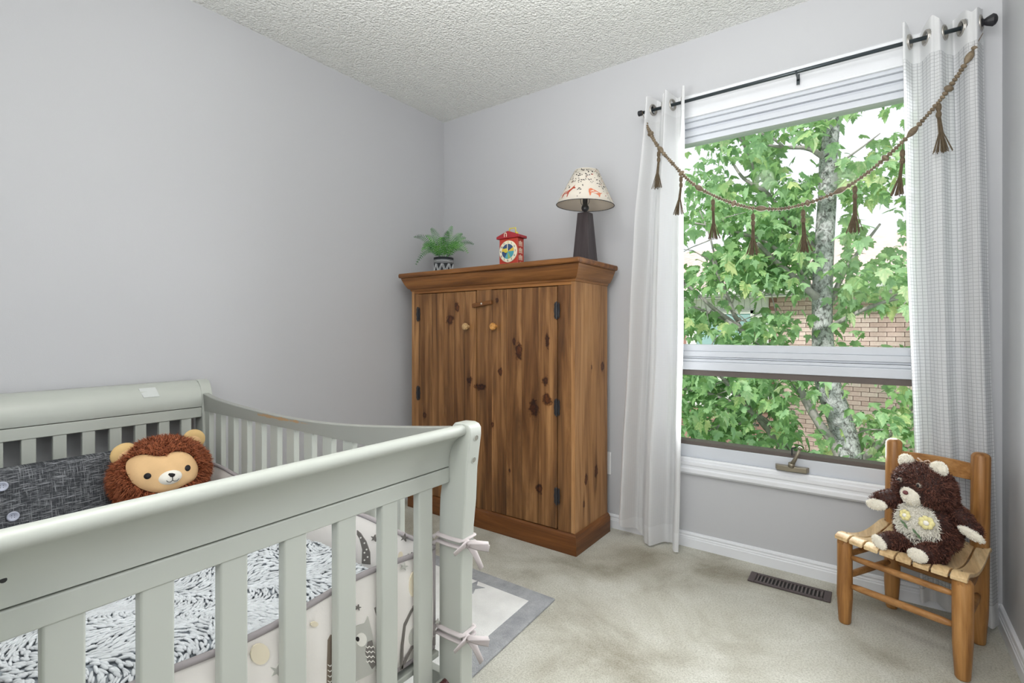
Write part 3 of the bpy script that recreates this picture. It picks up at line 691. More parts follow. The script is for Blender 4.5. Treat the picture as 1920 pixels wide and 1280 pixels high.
b.build('harp', 'lampmetal', t)
A0 = math.atan2(CY - ly_, CX - lx_)
def decal(poly, a, h, s=1.0, flip=1):   # poly metres (x right seen from outside, y up)
    out = []
    for x, y in poly:
        hh = h + y * s / .187; r = lerp(SR0, SR1, hh); out.append(cone(A0 + a + flip * x * s / r, hh, .0016))
    return out
deer = [(-.020, 0), (-.017, 0), (-.013, .016), (.004, .017), (.008, 0), (.011, 0), (.010, .020), (.016, .028), (.021, .034), (.030, .034), (.029, .038), (.022, .043), (.023, .052), (.018, .044), (.012, .036), (.004, .030), (-.014, .027), (-.022, .018), (-.026, .010), (-.022, .013)]
b = MB(); b.add(decal(deer, -.80, .10, 1.35), [tuple(range(len(deer)))]); b.build('deer_print', 'dred', sh)
deer2 = [(-.020, 0), (-.017, .002), (-.012, .016), (.004, .010), (.012, .004), (.014, -.004), (.018, .002), (.020, .010), (.030, .018), (.020, .016), (.006, .024), (-.012, .034), (-.020, .030), (-.022, .018)]
b = MB(); b.add(decal(deer2, .36, .10, 1.35), [tuple(range(len(deer2)))]); b.build('deer_print', 'dorg', sh)
for a_ in (1.6, 2.7, 3.7, 4.6):
    b = MB(); b.add(decal(deer, a_, .08, 1.0), [tuple(range(len(deer)))]); b.build('deer_print', 'dred' if a_ < 3 else 'dorg', sh)
b = MB()
def petal(a, h, l, w, an):
    l *= 1.3; w *= 1.5
    return decal([(0, 0), (l * .5 * cos(an) - w * sin(an), l * .5 * sin(an) + w * cos(an)), (l * cos(an), l * sin(an)), (l * .5 * cos(an) + w * sin(an), l * .5 * sin(an) - w * cos(an))], a, h)
for k in range(430):
    a = R.uniform(-pi, pi); h = R.uniform(.05, .97)
    near = any(abs((a - q + pi) % (2 * pi) - pi) < .42 for q in (-.86, .33, 1.6, 2.7, -2.58, -1.68))
    if near and h < .48: continue
    if h < .3 and R.random() < .5: continue
    an = R.uniform(0, 2 * pi)
    b.cm = 1 if R.random() < .1 else 0
    b.add(petal(a, h, R.uniform(.005, .012), R.uniform(.0008, .0022), an), [(0, 1, 2, 3)])
b.cm = 0
for k in range(34):
    a = -pi + 2 * pi * k / 34 + R.uniform(-.08, .08); h = R.choice((.45, .62, .8, .9)) + R.uniform(-.04, .04)
    rr = R.uniform(.0035, .0055); b.add(decal([(rr * .8 * cos(q * pi / 4), rr * sin(q * pi / 4)) for q in range(8)], a, h), [tuple(range(8))])
b.build('floral_print', ['dprint', 'dred'], sh)

# ================================================================== CURTAIN ROD, CURTAINS, GARLAND
RY, RZ = -.085, 2.113
t = thing('curtain_rod', 'thin dark metal curtain rod above the window', 'curtain rod', (2.05, RY, RZ))
b = MB(); b.tube([(1.42, RY, RZ), (2.66, RY, RZ)], .0075, 12); b.build('rod', 'rod', t, smooth=True)
b = MB(); b.lathe([(.010, 0), (.013, .004), (.013, .020), (.010, .022), (0, .023)], 12, (1.422, RY, RZ), (-1, 0, 0)); b.build('finial', 'iron', t)
b = MB(); b.lathe([(.010, 0), (.014, .006), (.010, .012), (.014, .018), (.021, .034), (.016, .042), (.008, .046), (0, .047)], 12, (2.645, RY, RZ), (1, 0, 0)); b.build('finial', 'iron', t)
for x in (1.47, 2.086, 2.60):
    b = MB(); b.tube([(x, RY, RZ - .010), (x, -.002, RZ - .010)], .004, 8); b.tube([(x, RY - .011, RZ + .002), (x, RY - .008, RZ - .010), (x, RY + .010, RZ - .010)], .0035, 6)
    b.box(x - .006, x + .006, -.034, -.0305, RZ - .032, RZ + .012); b.box(x - .005, x + .005, -.034, 0, RZ - .016, RZ - .006); b.build('bracket', 'rod', t)

def interp_s(acc, q):
    i = min(int(q), len(acc) - 2); return lerp(acc[i], acc[i + 1], q - i)
def curtain(gs, name, label, mat, xl, xr, zt_fn, zb_fn, nf, amp, ph, ymid, skew, NU=190, NV=110, sgn=1):
    """xl,xr: functions of z for the edges"""
    def P_(s, z):
        a = 2 * pi * nf * s + ph
        A = amp(z)
        wob = .010 * noise.noise(Vector((s * 3, z * 1.3, 3.1))) * (1 if z < 2.0 else 0)
        x = lerp(xl(z), xr(z), s + skew * sin(2 * a) / (2 * pi * nf) * .55)
        y = ymid(z) + A * (sin(a) + .18 * sin(3 * a + .6)) + wob + .012 * noise.noise(Vector((s * 9, z * 2.2, 8.7)))
        return Vector((x, min(y, -.034), z))
    t = thing(name, label, 'curtain', (lerp(xl(1), xr(1), .5), ymid(1), zb_fn(.5)))
    # arclength table at mid height
    acc = [0]; pr = P_(0, 1.2)
    for i in range(1, NU + 1):
        q = P_(i / NU, 1.2); acc.append(acc[-1] + (q - pr).length); pr = q
    zmap = lambda s, v: lerp(zb_fn(s), 2.06, v / .55) if v < .55 else lerp(2.06, zt_fn(s), (v - .55) / .45)
    vs = []; uvs = []
    for j in range(NV + 1):
        for i in range(NU + 1):
            s = i / NU; z = zmap(s, j / NV); vs.append(P_(s, z)); uvs.append((acc[i], z))
    b = MB(); fs = [(j * (NU + 1) + i, j * (NU + 1) + i + 1, (j + 1) * (NU + 1) + i + 1, (j + 1) * (NU + 1) + i) for j in range(NV) for i in range(NU)
          if not any((acc[i] - interp_s(acc, g_ * NU)) ** 2 + (vs[j * (NU + 1) + i][2] - RZ) ** 2 < .0205 ** 2 for g_ in gs)]
    b.add(vs, fs); o = b.build('panel', mat, t, smooth='raw')
    me = o.data; uvl = me.uv_layers.new(name='UVMap')
    vi = [0] * len(me.loops); me.loops.foreach_get('vertex_index', vi)
    flat = []
    for k in vi: flat += uvs[k]
    uvl.data.foreach_set('uv', flat)
    return t, P_
def grommet(t, P_, s, z=RZ):
    c = P_(s, z); c.y = RY; tx = (P_(s + .006, z) - P_(s - .006, z)).normalized(); up = Vector((0, 0, 1)); n_ = tx.cross(up)
    b = MB(); rr = .0235
    for off in (-.002, .002):
        b.tube([c + n_ * off + (tx * cos(2 * pi * k / 24) + up * sin(2 * pi * k / 24)) * rr for k in range(25)], .0042, 8, cap=False, up=n_)
    b.build('grommet', 'steel', t, smooth=True)
curL, PL = curtain((.125, .375, .625, .875), 'sheer_curtain', 'sheer white curtain panel left of the window beside the wardrobe', 'curtL',
    lambda z: interp([0, .1, .5, .95, 1.6, 2.15], [1.325, 1.318, 1.335, 1.365, 1.40, 1.455], z), lambda z: interp([0, .3, 1, 2.15], [1.612, 1.622, 1.634, 1.640], z),
    lambda s: 2.160 + .010 * sin(s * 15), lambda s: .012 + .075 * max(0, 1 - s * 3.2) ** 1.2, 2.0, lambda z: interp([0, 1, 2.15], [.050, .046, .040], z), -pi / 2, lambda z: -.092, .25)
for s in (.125, .375, .625, .875): grommet(curL, PL, s)
curR, PR = curtain((.09, .31, .53, .745, .96), 'sheer_curtain', 'sheer white windowpane-check curtain panel right of the window behind the chair', 'curtR',
    lambda z: interp([0, .6, 1.28, 2.15], [2.485, 2.468, 2.445, 2.432], z), lambda z: interp([0, .3, .9, 1.3, 2.15], [2.695, 2.69, 2.675, 2.668, 2.655], z),
    lambda s: 2.158 + .014 * sin(s * 19 + 1), lambda s: .02 + .03 * (1 - s), 2.3, lambda z: interp([0, 1.2, 2.0, 2.15], [.024, .026, .036, .042], z), -1.36, lambda z: -.086, .2)
for s in (.09, .31, .53, .745, .96): grommet(curR, PR, s)

# garland
gp = [(1205, 213), (1215, 240), (1232, 272), (1260, 305), (1300, 345), (1350, 372), (1400, 388), (1430, 391), (1470, 391), (1520, 379), (1562, 363), (1600, 343), (1650, 305), (1700, 258), (1735, 220), (1765, 185), (1800, 135), (1826, 92), (1843, 62)]
gy = lambda px: interp([1205, 1240, 1300, 1700, 1850], [-.10, -.158, -.165, -.158, -.115], px)
path = catmull([onY(a, b_, gy(a)) for a, b_ in gp], 24)
t = thing('bead_garland', 'wooden bead garland with jute tassels draped across the window', 'garland', tuple(path[len(path) // 2]))
b = MB(); b.tube([(1.425, RY, RZ + .008), (1.425, RY - .012, RZ)] + path[::6] + [path[-1]], .0012, 5)
e = path[-22]
b.tube([e, (2.628, RY - .012, RZ - .004), (2.634, RY, RZ + .010), (2.640, RY + .010, RZ - .002), e + Vector((.003, 0, .002))], .0014, 5)
b.ball(e, .006, 8, 6)
b.build('cord', 'jute', t)
cum = [0]
for a, c in zip(path, path[1:]): cum.append(cum[-1] + (c - a).length)
TOT = cum[-24]
def at(s):
    for i in range(len(cum) - 1):
        if cum[i + 1] >= s: break
    f = (s - cum[i]) / max(1e-9, cum[i + 1] - cum[i]); p = path[i].lerp(path[i + 1], f); return p, (path[i + 1] - path[i]).normalized()
def beadmesh(r, l):
    b = MB(); n = 8; prof = [(r * max(.22, sin(pi * k / n) ** .7) if 0 < k < n else r * .22, -l / 2 + l * k / n) for k in range(n + 1)]
    b.lathe(prof, 12, (0, 0, 0), (0, 0, 1)); me = bpy.data.meshes.new('bead'); me.from_pydata(b.v, [], b.f); me.materials.append(M['bead']); me.polygons.foreach_set('use_smooth', [True] * len(me.polygons)); return me
kinds = {'s': (.0084, .0130), 'm': (.0096, .0155), 'B': (.0150, .023), 'L': (.0122, .050), 'o': (.0070, .0105)}
bm_ = {k: beadmesh(*v) for k, v in kinds.items()}
seq = 'smoosmBmssosmLmsoos'
s = .045; i = 0
while s < TOT:
    k = seq[i % len(seq)]; i += 1; l = kinds[k][1]; p, tn = at(s + l / 2)
    o = bpy.data.objects.new('bead', bm_[k]); COL.objects.link(o)
    q = Vector((0, 0, 1)).rotation_difference(tn); o.parent = t
    o.matrix_parent_inverse = WM[t.name].inverted(); o.location = p; o.rotation_mode = 'QUATERNION'; o.rotation_quaternion = q
    s += l * .96
for (a, b1, a2, b2, lean) in [(1235, 283, 1231, 352, -.3), (1277, 330, 1273, 402, -.5), (1337, 373, 1338, 448, .1), (1412, 400, 1412, 478, 0), (1506, 393, 1508, 472, .25), (1603, 348, 1604, 436, 0), (1692, 280, 1687, 365, -.3), (1760, 193, 1766, 285, .4)]:
    yy = gy(a) - .004; top = onY(a, b1, yy); bot = onY(a2, b2, yy)
    ts = MB(); near = min(path, key=lambda p: abs(p.x - top.x))
    ts.tube([near, top], .0012, 5)
    L = (top - bot).length
    ts.lathe([(.003, 0), (.0078, -.007), (.0085, -.020), (.005, -.030), (.0080, -.035), (.0085, -.044), (.006, -.052)], 10, top)
    for k in range(34):
        an = R.uniform(0, 2 * pi); rr = R.uniform(.2, 1); p0 = top + Vector((.0045 * rr * cos(an), .0045 * rr * sin(an), -.038))
        sp_ = .030 * rr; e = bot + Vector((sp_ * cos(an) + lean * .012, sp_ * .6 * sin(an), R.uniform(-.004, .006)))
        mid = p0.lerp(e, .5) + Vector((-.35 * sp_ * cos(an), -.2 * sp_ * sin(an), 0))
        ts.tube([p0, mid, e], .0013, 4)
    ts.build('tassel', 'jute', t)

# ================================================================== CRIB
FX = 1.49    # footboard rail face
crib = thing('crib', 'grey painted wooden sleigh crib with slatted sides', 'crib', (.8, -1.94, 0))
YN, YF = -2.372, -1.518      # near and far post centre
def cribpart(b, name, parent=crib, mat='crib', bev=.003, **k): return b.build(name, mat, parent, bev=bev, **k)
# footboard posts: profile in xz swept along y
def post_profile(m):  # m: +1 footboard (flare +x)
    fr = [(0, .0), (0, .40), (.003, .52), (.010, .62), (.020, .70), (.030, .76), (.034, .786), (.032, .800), (.024, .808), (.012, .810)]
    return fr
def post(yc, foot):
    if foot:
        pr = [(1.527, 0), (1.528, .42), (1.533, .55), (1.541, .62), (1.545, .70), (1.552, .75), (1.557, .785), (1.5565, .802), (1.550, .811), (1.538, .8145), (1.505, .813), (1.490, .795), (1.478, .74), (1.466, .68), (1.456, .62), (1.453, .55), (1.453, 0)]
    else:
        pr = [(.112, 0), (.112, .62), (.108, .70), (.098, .77), (.084, .81), (.066, .830), (.040, .836), (.028, .82), (.030, .75), (.038, .68), (.040, .6), (.040, 0)]
    b = MB(); b.prism([(x, yc - .022, z) for x, z in pr], (0, .044, 0)); o = cribpart(b, 'post', bev=.004)
    return o
pf = post(YF, True); pn = post(YN, True); post(YF, False); post(YN, False)
for pp, yc in ((pf, YF), (pn, YN)):
    for z, x in ((.777, 1.5560), (.722, 1.5485)):
        b = MB(); c_ = (x - .0002, yc + .002, z); b.lathe([(.0085, 0), (.0085, .0010), (.0072, .0011), (.0070, .0004), (0, .0003)], 18, c_, (1, 0, -.13)); b.cm = 1; b.lathe([(.0066, .0006), (0, .0007)], 16, c_, (1, 0, -.13)); b.build('bolt_hole', ['crib', 'holegrey'], pp)
# footboard panel + rail
y0, y1 = YN + .022, YF - .022
pr = [(1.488, .7015), (1.4885, .722), (1.4925, .740), (1.500, .755), (1.511, .769), (1.524, .7795), (1.536, .7845), (1.5425, .7885), (1.5455, .7955), (1.5445, .8035), (1.539, .8095), (1.530, .8115), (1.517, .808), (1.503, .794), (1.488, .774), (1.474, .752), (1.466, .728), (1.462, .7015)]
b = MB(); b.prism([(x, y0, z) for x, z in pr], (0, y1 - y0, 0)); fp = b.build('footboard_panel', 'crib', crib, bev=.0015)
b = MB(); b.box(1.462, FX, y0, y1, .662, .6995); fr_ = cribpart(b, 'footboard_rail', bev=.003)
b = MB(); b.box(1.462, FX, y0, y1, .12, .165); cribpart(b, 'footboard_lower_rail')
b = MB(); b.lathe([(.0035, 0), (.0035, .001), (.002, .0012), (0, .0012)], 12, onX(6, 1087, 1.4915) , (1, 0, -.1)); b.build('screw_hole', 'hole', fp)
for yc in (-2.271, -2.1655, -2.056, -1.9475, -1.8375, -1.727, -1.6185):
    b = MB(); b.box(1.466, 1.488, yc - .0225, yc + .0225, .160, .667); cribpart(b, 'slat', bev=.004)
# headboard
hpr = [(.104, .7265), (.108, .742), (.107, .762), (.100, .785), (.088, .806), (.072, .822), (.052, .832), (.034, .834), (.024, .828), (.022, .815), (.034, .80), (.052, .782), (.066, .758), (.070, .7265)]
b = MB(); b.prism([(x, y0, z) for x, z in hpr], (0, y1 - y0, 0)); hp = b.build('headboard_panel', 'crib', crib, bev=.002)
b = MB(); b.box(.074, .102, y0, y1, .684, .7245); cribpart(b, 'headboard_rail')
b = MB(); b.box(.074, .102, y0, y1, .12, .165); cribpart(b, 'headboard_lower_rail')
for i in range(10):
    yc = -1.595 - i * .0775
    if yc < y0 + .03: break
    b = MB(); b.box(.078, .098, yc - .0185, yc + .0185, .160, .688); cribpart(b, 'slat', bev=.003)
b = MB(); b.add([(.074 + .0, -1.752, .8215), (.074, -1.697, .8215), (.040, -1.700, .8345), (.040, -1.756, .8345)], [(0, 1, 2, 3)])
b = MB(); b.prism([(.101, -1.742, .7845), (.1015, -1.690, .7845), (.078, -1.697, .8185), (.077, -1.752, .8185)], (.0012, 0, .0008)); b.build('tape_patch', 'tape', hp, label='strip of clear tape')
# sides
sx = [.03, .159, .381, .577, .783, .963, 1.171, 1.389, 1.50, 1.56]; sz = [.795, .766, .753, .746, .744, .749, .764, .787, .800, .806]
for ysd, near in ((YF - .004, 0), (YN + .004, 1)):
    N = 40; xs = [lerp(.098, 1.470, k / N) for k in range(N + 1)]
    cr_ = [interp(sx, sz, x) for x in xs]
    for _ in range(4): cr_ = [cr_[0]] + [(cr_[k - 1] + cr_[k] + cr_[k + 1]) / 3 for k in range(1, N)] + [cr_[-1]]
    b = MB(); vs = []; fs = []
    for k, (x, z) in enumerate(zip(xs, cr_)):
        vs += [(x, ysd - .011, .708), (x, ysd - .011, z - .002), (x, ysd - .008, z), (x, ysd + .010, z), (x, ysd + .013, z - .002), (x, ysd + .013, .708)]
    for k in range(N):
        fs += [(k * 6 + j, k * 6 + (j + 1) % 6, (k + 1) * 6 + (j + 1) % 6, (k + 1) * 6 + j) for j in range(6)]
    fs += [tuple(range(6)), tuple(N * 6 + j for j in range(6))]
    b.add(vs, fs); b.build('side_top_rail', 'cribworn', crib)
    b = MB(); b.box(.104, 1.468, ysd - .011, ysd + .013, .12, .165); cribpart(b, 'side_lower_rail')
    for i in range(13):
        xc = .1225 + i * .1045
        b = MB(); b.box(xc - .024, xc + .024, ysd - .009, ysd + .011, .160, .712); cribpart(b, 'slat', bev=.003)
b = MB(); b.box(.106, 1.460, YN + .025, YF - .028, .22, .235); cribpart(b, 'mattress_base')

# mattress
MB().box(.118, 1.440, YN + .036, YF - .040, .236, .345).build('crib_mattress', 'sheet', None, bev=.02, seg=4)
tag(bpy.data.objects['crib_mattress'], 'white sheeted mattress lying inside the grey crib under the blanket', 'mattress')

# ------------------------------------------------------------------ bumper
bt = thing('crib_bumper', 'white padded crib bumper with grey piping, owl and star print and bow ties', 'crib bumper', (1.44, -1.6, .25))
Zb, Zt = .250, .502
def pad(fn, L, name='pad', nu=60):
    """fn(s)->(base point xy, outward normal xy); padded strip"""
    b = MB(); nv = 10; vs = []
    for side in (1, -1):
        for j in range(nv + 1):
            for i in range(nu + 1):
                s = i / nu; (x, y), (nx, ny) = fn(s); v = j / nv
                zt = Zt + .008 * sin(s * L * 14) ; zb = Zb + .006 * sin(s * L * 11 + 1)
                puff = .010 * (max(0, 1 - (2 * v - 1) ** 4)) * min(1, min(s, 1 - s) * nu / 3) + .0015 + .003 * noise.noise(Vector((s * L * 14, v * 2.0, 5 * side)))
                vs.append((x + nx * puff * side, y + ny * puff * side, lerp(zb, zt, v)))
    n1 = (nu + 1) * (nv + 1); fs = []
    for k in range(2):
        fs += [(k * n1 + j * (nu + 1) + i, k * n1 + j * (nu + 1) + i + 1, k * n1 + (j + 1) * (nu + 1) + i + 1, k * n1 + (j + 1) * (nu + 1) + i) for j in range(nv) for i in range(nu)]
    b.add(vs, fs); o = b.build(name, 'bump', bt, smooth=True)
    for zf in (0, 1):
        p = []
        for i in range(0, nu + 1, 2):
            s = i / nu; (x, y), _ = fn(s)
            p.append((x, y, (Zt + .008 * sin(s * L * 14) + .002) if zf else (Zb + .006 * sin(s * L * 11 + 1) - .002)))
        b = MB(); b.tube(p, .0065, 8); b.build('piping', 'piping', o, smooth=True)
    for s in (0, 1):
        (x, y), _ = fn(s); b = MB(); b.tube([(x, y, Zb), (x, y, Zt)], .0055, 8); b.build('piping', 'piping', o, smooth=True)
    return o
PX = 1.4515
pfoot = pad(lambda s: ((PX - .002, lerp(-2.335, -1.556, s)), (1, 0)), .78)
pfar = pad(lambda s: ((lerp(.14, 1.435, s), -1.5495), (0, 1)), 1.3, nu=80)
phead = pad(lambda s: ((.124, lerp(-2.335, -1.57, s)), (1, 0)), .78)
pnear = pad(lambda s: ((lerp(.14, 1.43, s), -2.343), (0, 1)), 1.3)
# prints on the outward face of the foot pad
def ppoly(pts, mat, name='print', x=None, parent=pfoot, far=False, off=0):
    b = MB()
    if far: P3 = [onY(a, c, -1.5625 - off) for a, c in pts]; b.prism(P3, (0, .003, 0))
    else: P3 = [onX(a, c, PX + .0115 + off) for a, c in pts]; b.prism(P3, (-.003, 0, 0))
    return b.build(name, mat, parent)
def pell(cx_, cy_, rx_, ry_, mat, rot=0, **k):
    return ppoly([(cx_ + rx_ * cos(q) * cos(rot) - ry_ * sin(q) * sin(rot), cy_ + rx_ * cos(q) * sin(rot) + ry_ * sin(q) * cos(rot)) for q in [2 * pi * i / 16 for i in range(16)]], mat, **k)
def pstar(cx_, cy_, r, mat, **k): return ppoly([((cx_ + (r if i % 2 == 0 else r * .36) * sin(pi * i / 5 + .2)), cy_ - (r if i % 2 == 0 else r * .36) * cos(pi * i / 5 + .2)) for i in range(10)], mat, **k)
ppoly([(640, 1268), (655, 1180), (672, 1172), (684, 1168), (690, 1155), (696, 1178), (704, 1215), (708, 1250), (698, 1262), (672, 1275), (650, 1285)], 'prgrey', 'owl_print')
pell(678, 1199, 10, 13, 'prwhite', off=.001); pell(671, 1198, 3, 4.5, 'black', off=.002)
ppoly([(690, 1203), (698, 1200), (703, 1222), (705, 1246), (698, 1254), (690, 1240), (685, 1222)], 'prdark', 'wing_print', off=.001)
for k in range(4): ppoly([(686 + q * 3.4, 1212 + k * 9 + (1.6 if q % 2 else -1.6)) for q in range(6)] + [(686 + q * 3.4, 1214 + k * 9 + (1.6 if q % 2 else -1.6)) for q in range(5, -1, -1)], 'prwhite', 'scallop_print', off=.002)
ppoly([(613, 1290), (615, 1200), (620, 1190), (628, 1190), (636, 1200), (640, 1290)], 'prtaupe', 'owl_print')
pell(633, 1226, 8, 11, 'prwhite', off=.001)
for k in range(5): ppoly([(615 + q * 4, 1246 + k * 10 + (2 if q % 2 else -1)) for q in range(6)] + [(615 + q * 4, 1248 + k * 10 + (2 if q % 2 else -1)) for q in range(5, -1, -1)], 'prwhite', 'scallop_print', off=.001)
ppoly([(703, 1140), (712, 1136), (722, 1150), (714, 1162), (708, 1160)], 'prdark', 'leaf_print')
ppoly([(752, 1256), (753, 1210), (758, 1170), (770, 1145), (782, 1124), (784, 1127), (772, 1149), (761, 1174), (757, 1210), (756, 1256)], 'prdark', 'branch_print')
ppoly([(752, 1252), (762, 1232), (772, 1212), (784, 1206), (784, 1209), (774, 1216), (764, 1236), (755, 1254)], 'prdark', 'branch_print')
pell(775, 1193, 7.5, 17, 'prgrey', .12, name='leaf_print'); pell(776, 1095, 8, 24, 'prbeige', .05, name='leaf_print')
pstar(758, 1062, 8, 'prgrey', name='star_print'); pstar(821, 1165, 6, 'prgrey', name='star_print'); pstar(672, 1139, 6, 'prdark', name='star_print')
pell(488, 1226, 18, 20, 'prbeige', name='dot_print'); pstar(520, 1258, 14, 'prgrey', name='star_print')
pell(560, 1240, 9, 22, 'prgrey', name='leaf_print'); pell(590, 1170, 7, 5, 'prbeige', name='dot_print')
far_ = dict(parent=pfar, far=True)
ppoly([(669, 994), (676, 1000), (686, 1015), (693, 1035), (694, 1058), (678, 1056), (679, 1030), (674, 1010), (669, 1002)], 'prdark', 'branch_print', **far_)
for a, c in ((676, 1008), (683, 1018), (687, 1030), (683, 1036), (689, 1044), (683, 1050)): pell(a, c, 1.4, 1.6, 'prwhite', off=.001, name='dot_print', **far_)
pstar(701, 1009, 7, 'prdark', name='star_print', **far_); pstar(757, 1008, 8, 'prdark', name='star_print', **far_); pstar(770, 1042, 7, 'prdark', name='star_print', **far_)
pell(750, 1046, 4, 12, 'prbeige', name='leaf_print', **far_)
# ties round the far foot post
def bow(z, name):
    b = MB(); x0, x1, y0, y1 = 1.450, 1.531, -1.543, -1.493
    for dz_, zz in ((0, z + .004), (.0, z - .012)):
        loop = [(1.450, -1.560, zz - .004), (1.452, -1.545, zz), (1.49, -1.5435, zz - .002), (1.531, -1.5435, zz), (1.5345, -1.54, zz), (1.5345, -1.498, zz + .002), (1.530, -1.4925, zz), (1.455, -1.4925, zz), (1.4495, -1.498, zz), (1.4495, -1.54, zz)]
        b.tube(loop, .0065, 8, flat=.35, up=(0, 1, 0))
    k = Vector((1.538, -1.532, z - .004)); b.ball(k, (.009, .012, .011), 10, 8)
    for (a1, a2, w) in (((.020, -.010, .012), (.052, .022, .006), .008), ((.020, .016, -.006), (.046, .032, -.012), .010), ((.012, -.020, .006), (.002, -.046, -.010), .010), ((.014, .016, -.026), (.024, .030, -.066), .0085)):
        b.tube([k, k + Vector(a1), k + Vector(a2)], [w * .6, w, w * .85], 8, flat=.3, up=(1, 0, 0))
    b.build(name, 'tie', bt, smooth=True)
bow(.523, 'bow_tie'); bow(.292, 'bow_tie')

# ------------------------------------------------------------------ blanket
def blz(x, y):
    f = .405 + .028 * noise.noise(Vector((x * 3.1, y * 3.1, .3))) * 1.6 + .020 * (1 - abs(noise.noise(Vector((x * 5 + y * 2.4, y * 4 - x * 2.1, 4.2))))) ** 3
    f += .055 * math.exp(-(((x - 1.25) / .35) ** 2 + ((y + 2.2) / .22) ** 2)) + .02 * math.exp(-(((x - .9) / .3) ** 2 + ((y + 1.75) / .15) ** 2))
    e = min(x - .13, 1.43 - x, y + 2.33, -1.565 - y)
    return f - .05 * max(0, 1 - e / .05)
X0, X1_, Yb0, Yb1 = .40, 1.432, -2.328, -1.572
b = MB(); nu, nv = 90, 66
top = [Vector((lerp(X0, X1_, i / nu), lerp(Yb0, Yb1, j / nv), 0)) for j in range(nv + 1) for i in range(nu + 1)]
for p in top: p.z = blz(p.x, p.y)
bot = [Vector((p.x, p.y, .347)) for p in top]
n1 = len(top); fs = []
for j in range(nv):
    for i in range(nu):
        a = j * (nu + 1) + i; fs.append((a, a + 1, a + nu + 2, a + nu + 1)); fs.append((n1 + a, n1 + a + nu + 1, n1 + a + nu + 2, n1 + a + 1))
for i in range(nu):
    fs += [(i, n1 + i, n1 + i + 1, i + 1), (nv * (nu + 1) + i, nv * (nu + 1) + i + 1, n1 + nv * (nu + 1) + i + 1, n1 + nv * (nu + 1) + i)]
for j in range(nv):
    a = j * (nu + 1); c = a + nu; fs += [(a, a + nu + 1, n1 + a + nu + 1, n1 + a), (c, n1 + c, n1 + c + nu + 1, c + nu + 1)]
b.add(top + bot, fs)
bl = b.build('chenille_blanket', 'chenilleback', None, smooth=True); tag(bl, 'chunky grey-blue chenille blanket bunched up on the crib mattress', 'blanket')
b = MB(); V_ = []; F_ = []
def cap6(c, d, n_, L, r):
    a = d.normalized(); s_ = a.cross(n_).normalized(); u = s_.cross(a)
    o = len(V_)
    for k, (t_, rr) in enumerate(((-.5, .55), (-.18, 1), (.2, 1), (.5, .5))):
        for q in range(5):
            an = 2 * pi * q / 5; V_.append(c + a * (t_ * L) + (s_ * cos(an) + u * sin(an)) * (r * rr))
    for k in range(3):
        for q in range(5): F_.append((o + k * 5 + q, o + k * 5 + (q + 1) % 5, o + (k + 1) * 5 + (q + 1) % 5, o + (k + 1) * 5 + q))
    F_.append((o, o + 4, o + 3, o + 2, o + 1)); F_.append((o + 15, o + 16, o + 17, o + 18, o + 19))
st = .0092; ny = int((Yb1 - Yb0) / st)
x = X0 + .005
while x < X1_ - .002:
    for j in range(ny + 1):
        xx = x + R.uniform(-.005, .005); yy = Yb0 + j * st + R.uniform(-.005, .005)
        if not (X0 < xx < X1_ and Yb0 < yy < Yb1): continue
        z = blz(xx, yy); h = .004
        n_ = Vector((-(blz(xx + h, yy) - z) / h, -(blz(xx, yy + h) - z) / h, 1)).normalized()
        an = 2.2 * noise.noise(Vector((xx * 4, yy * 4, 9))) * 2 + R.uniform(-.35, .35)
        d = Vector((cos(an), sin(an), R.uniform(-.1, .5))); d = d - n_ * (d.dot(n_) * .7)
        cap6(Vector((xx, yy, z)) + n_ * .005, d, n_, R.uniform(.014, .024), R.uniform(.0024, .0036))
    x += st * .82
b.v = [tuple(v) for v in V_]; b.f = F_; b.mi = [0] * len(F_)
b.build('chenille_loops', 'chenille', bl, smooth='raw', kind='stuff')

# ------------------------------------------------------------------ tweed cushion
def cushion(c, hw, hh, th, rot):
    vs = []; nu, nv = 40, 28; T = Matrix.Translation(c) @ rot
    def sh(u, v, s):
        a, b_ = 2 * u - 1, 2 * v - 1
        k = max(0, (1 - a ** 4)) ** .5 * max(0, (1 - b_ ** 4)) ** .5
        yy = a * hw * (1 - .04 * (1 - abs(b_))); zz = b_ * hh * (1 - .05 * (1 - abs(a)) * 0)
        return T @ Vector((s * (th * k ** .8 + .001 * noise.noise(Vector((u * 5, v * 5, s)))), yy, zz))
    b = MB(); b.grid(lambda u, v: sh(u, v, 1), nu, nv); b.grid(lambda u, v: sh(u, v, -1), nu, nv); return b, sh
cc = Vector((.215, -2.090, .512)); rot = Matrix.Rotation(radians(-14), 4, 'Y')
b, shp = cushion(cc, .235, .112, .050, rot)
cu_ = b.build('tweed_cushion', 'tweed', None, smooth=True); tag(cu_, 'charcoal tweed cushion with grey buttons leaning on the crib headboard', 'cushion')
T_ = Matrix.Translation(cc) @ rot
for (a, c) in ((3, 912), (24, 968)):
    nrm = (rot @ Vector((1, 0, 0))); d = ray(a, c); q0 = cc + nrm * .049; t__ = (q0 - Vector((CX, CY, CZ))).dot(nrm) / d.dot(nrm); pt = Vector((CX, CY, CZ)) + d * t__ + nrm * .003
    b = MB()
    b.lathe([(0, .001), (.008, .001), (.010, .004), (.0135, .0045), (.0145, .002), (.013, -.002)], 20, pt, nrm)
    bo = b.build('button', 'button', cu_, smooth=True)
    b = MB(); 
    for q in range(4):
        u2 = Vector((0, 1, 0)) * (.003 if q % 2 else -.003) + Vector((0, 0, 1)) * (.003 if q > 1 else -.003); b.ball(pt + nrm * .0015 + u2, .0011, 6, 4)
    b.build('button_holes', 'black', bo)

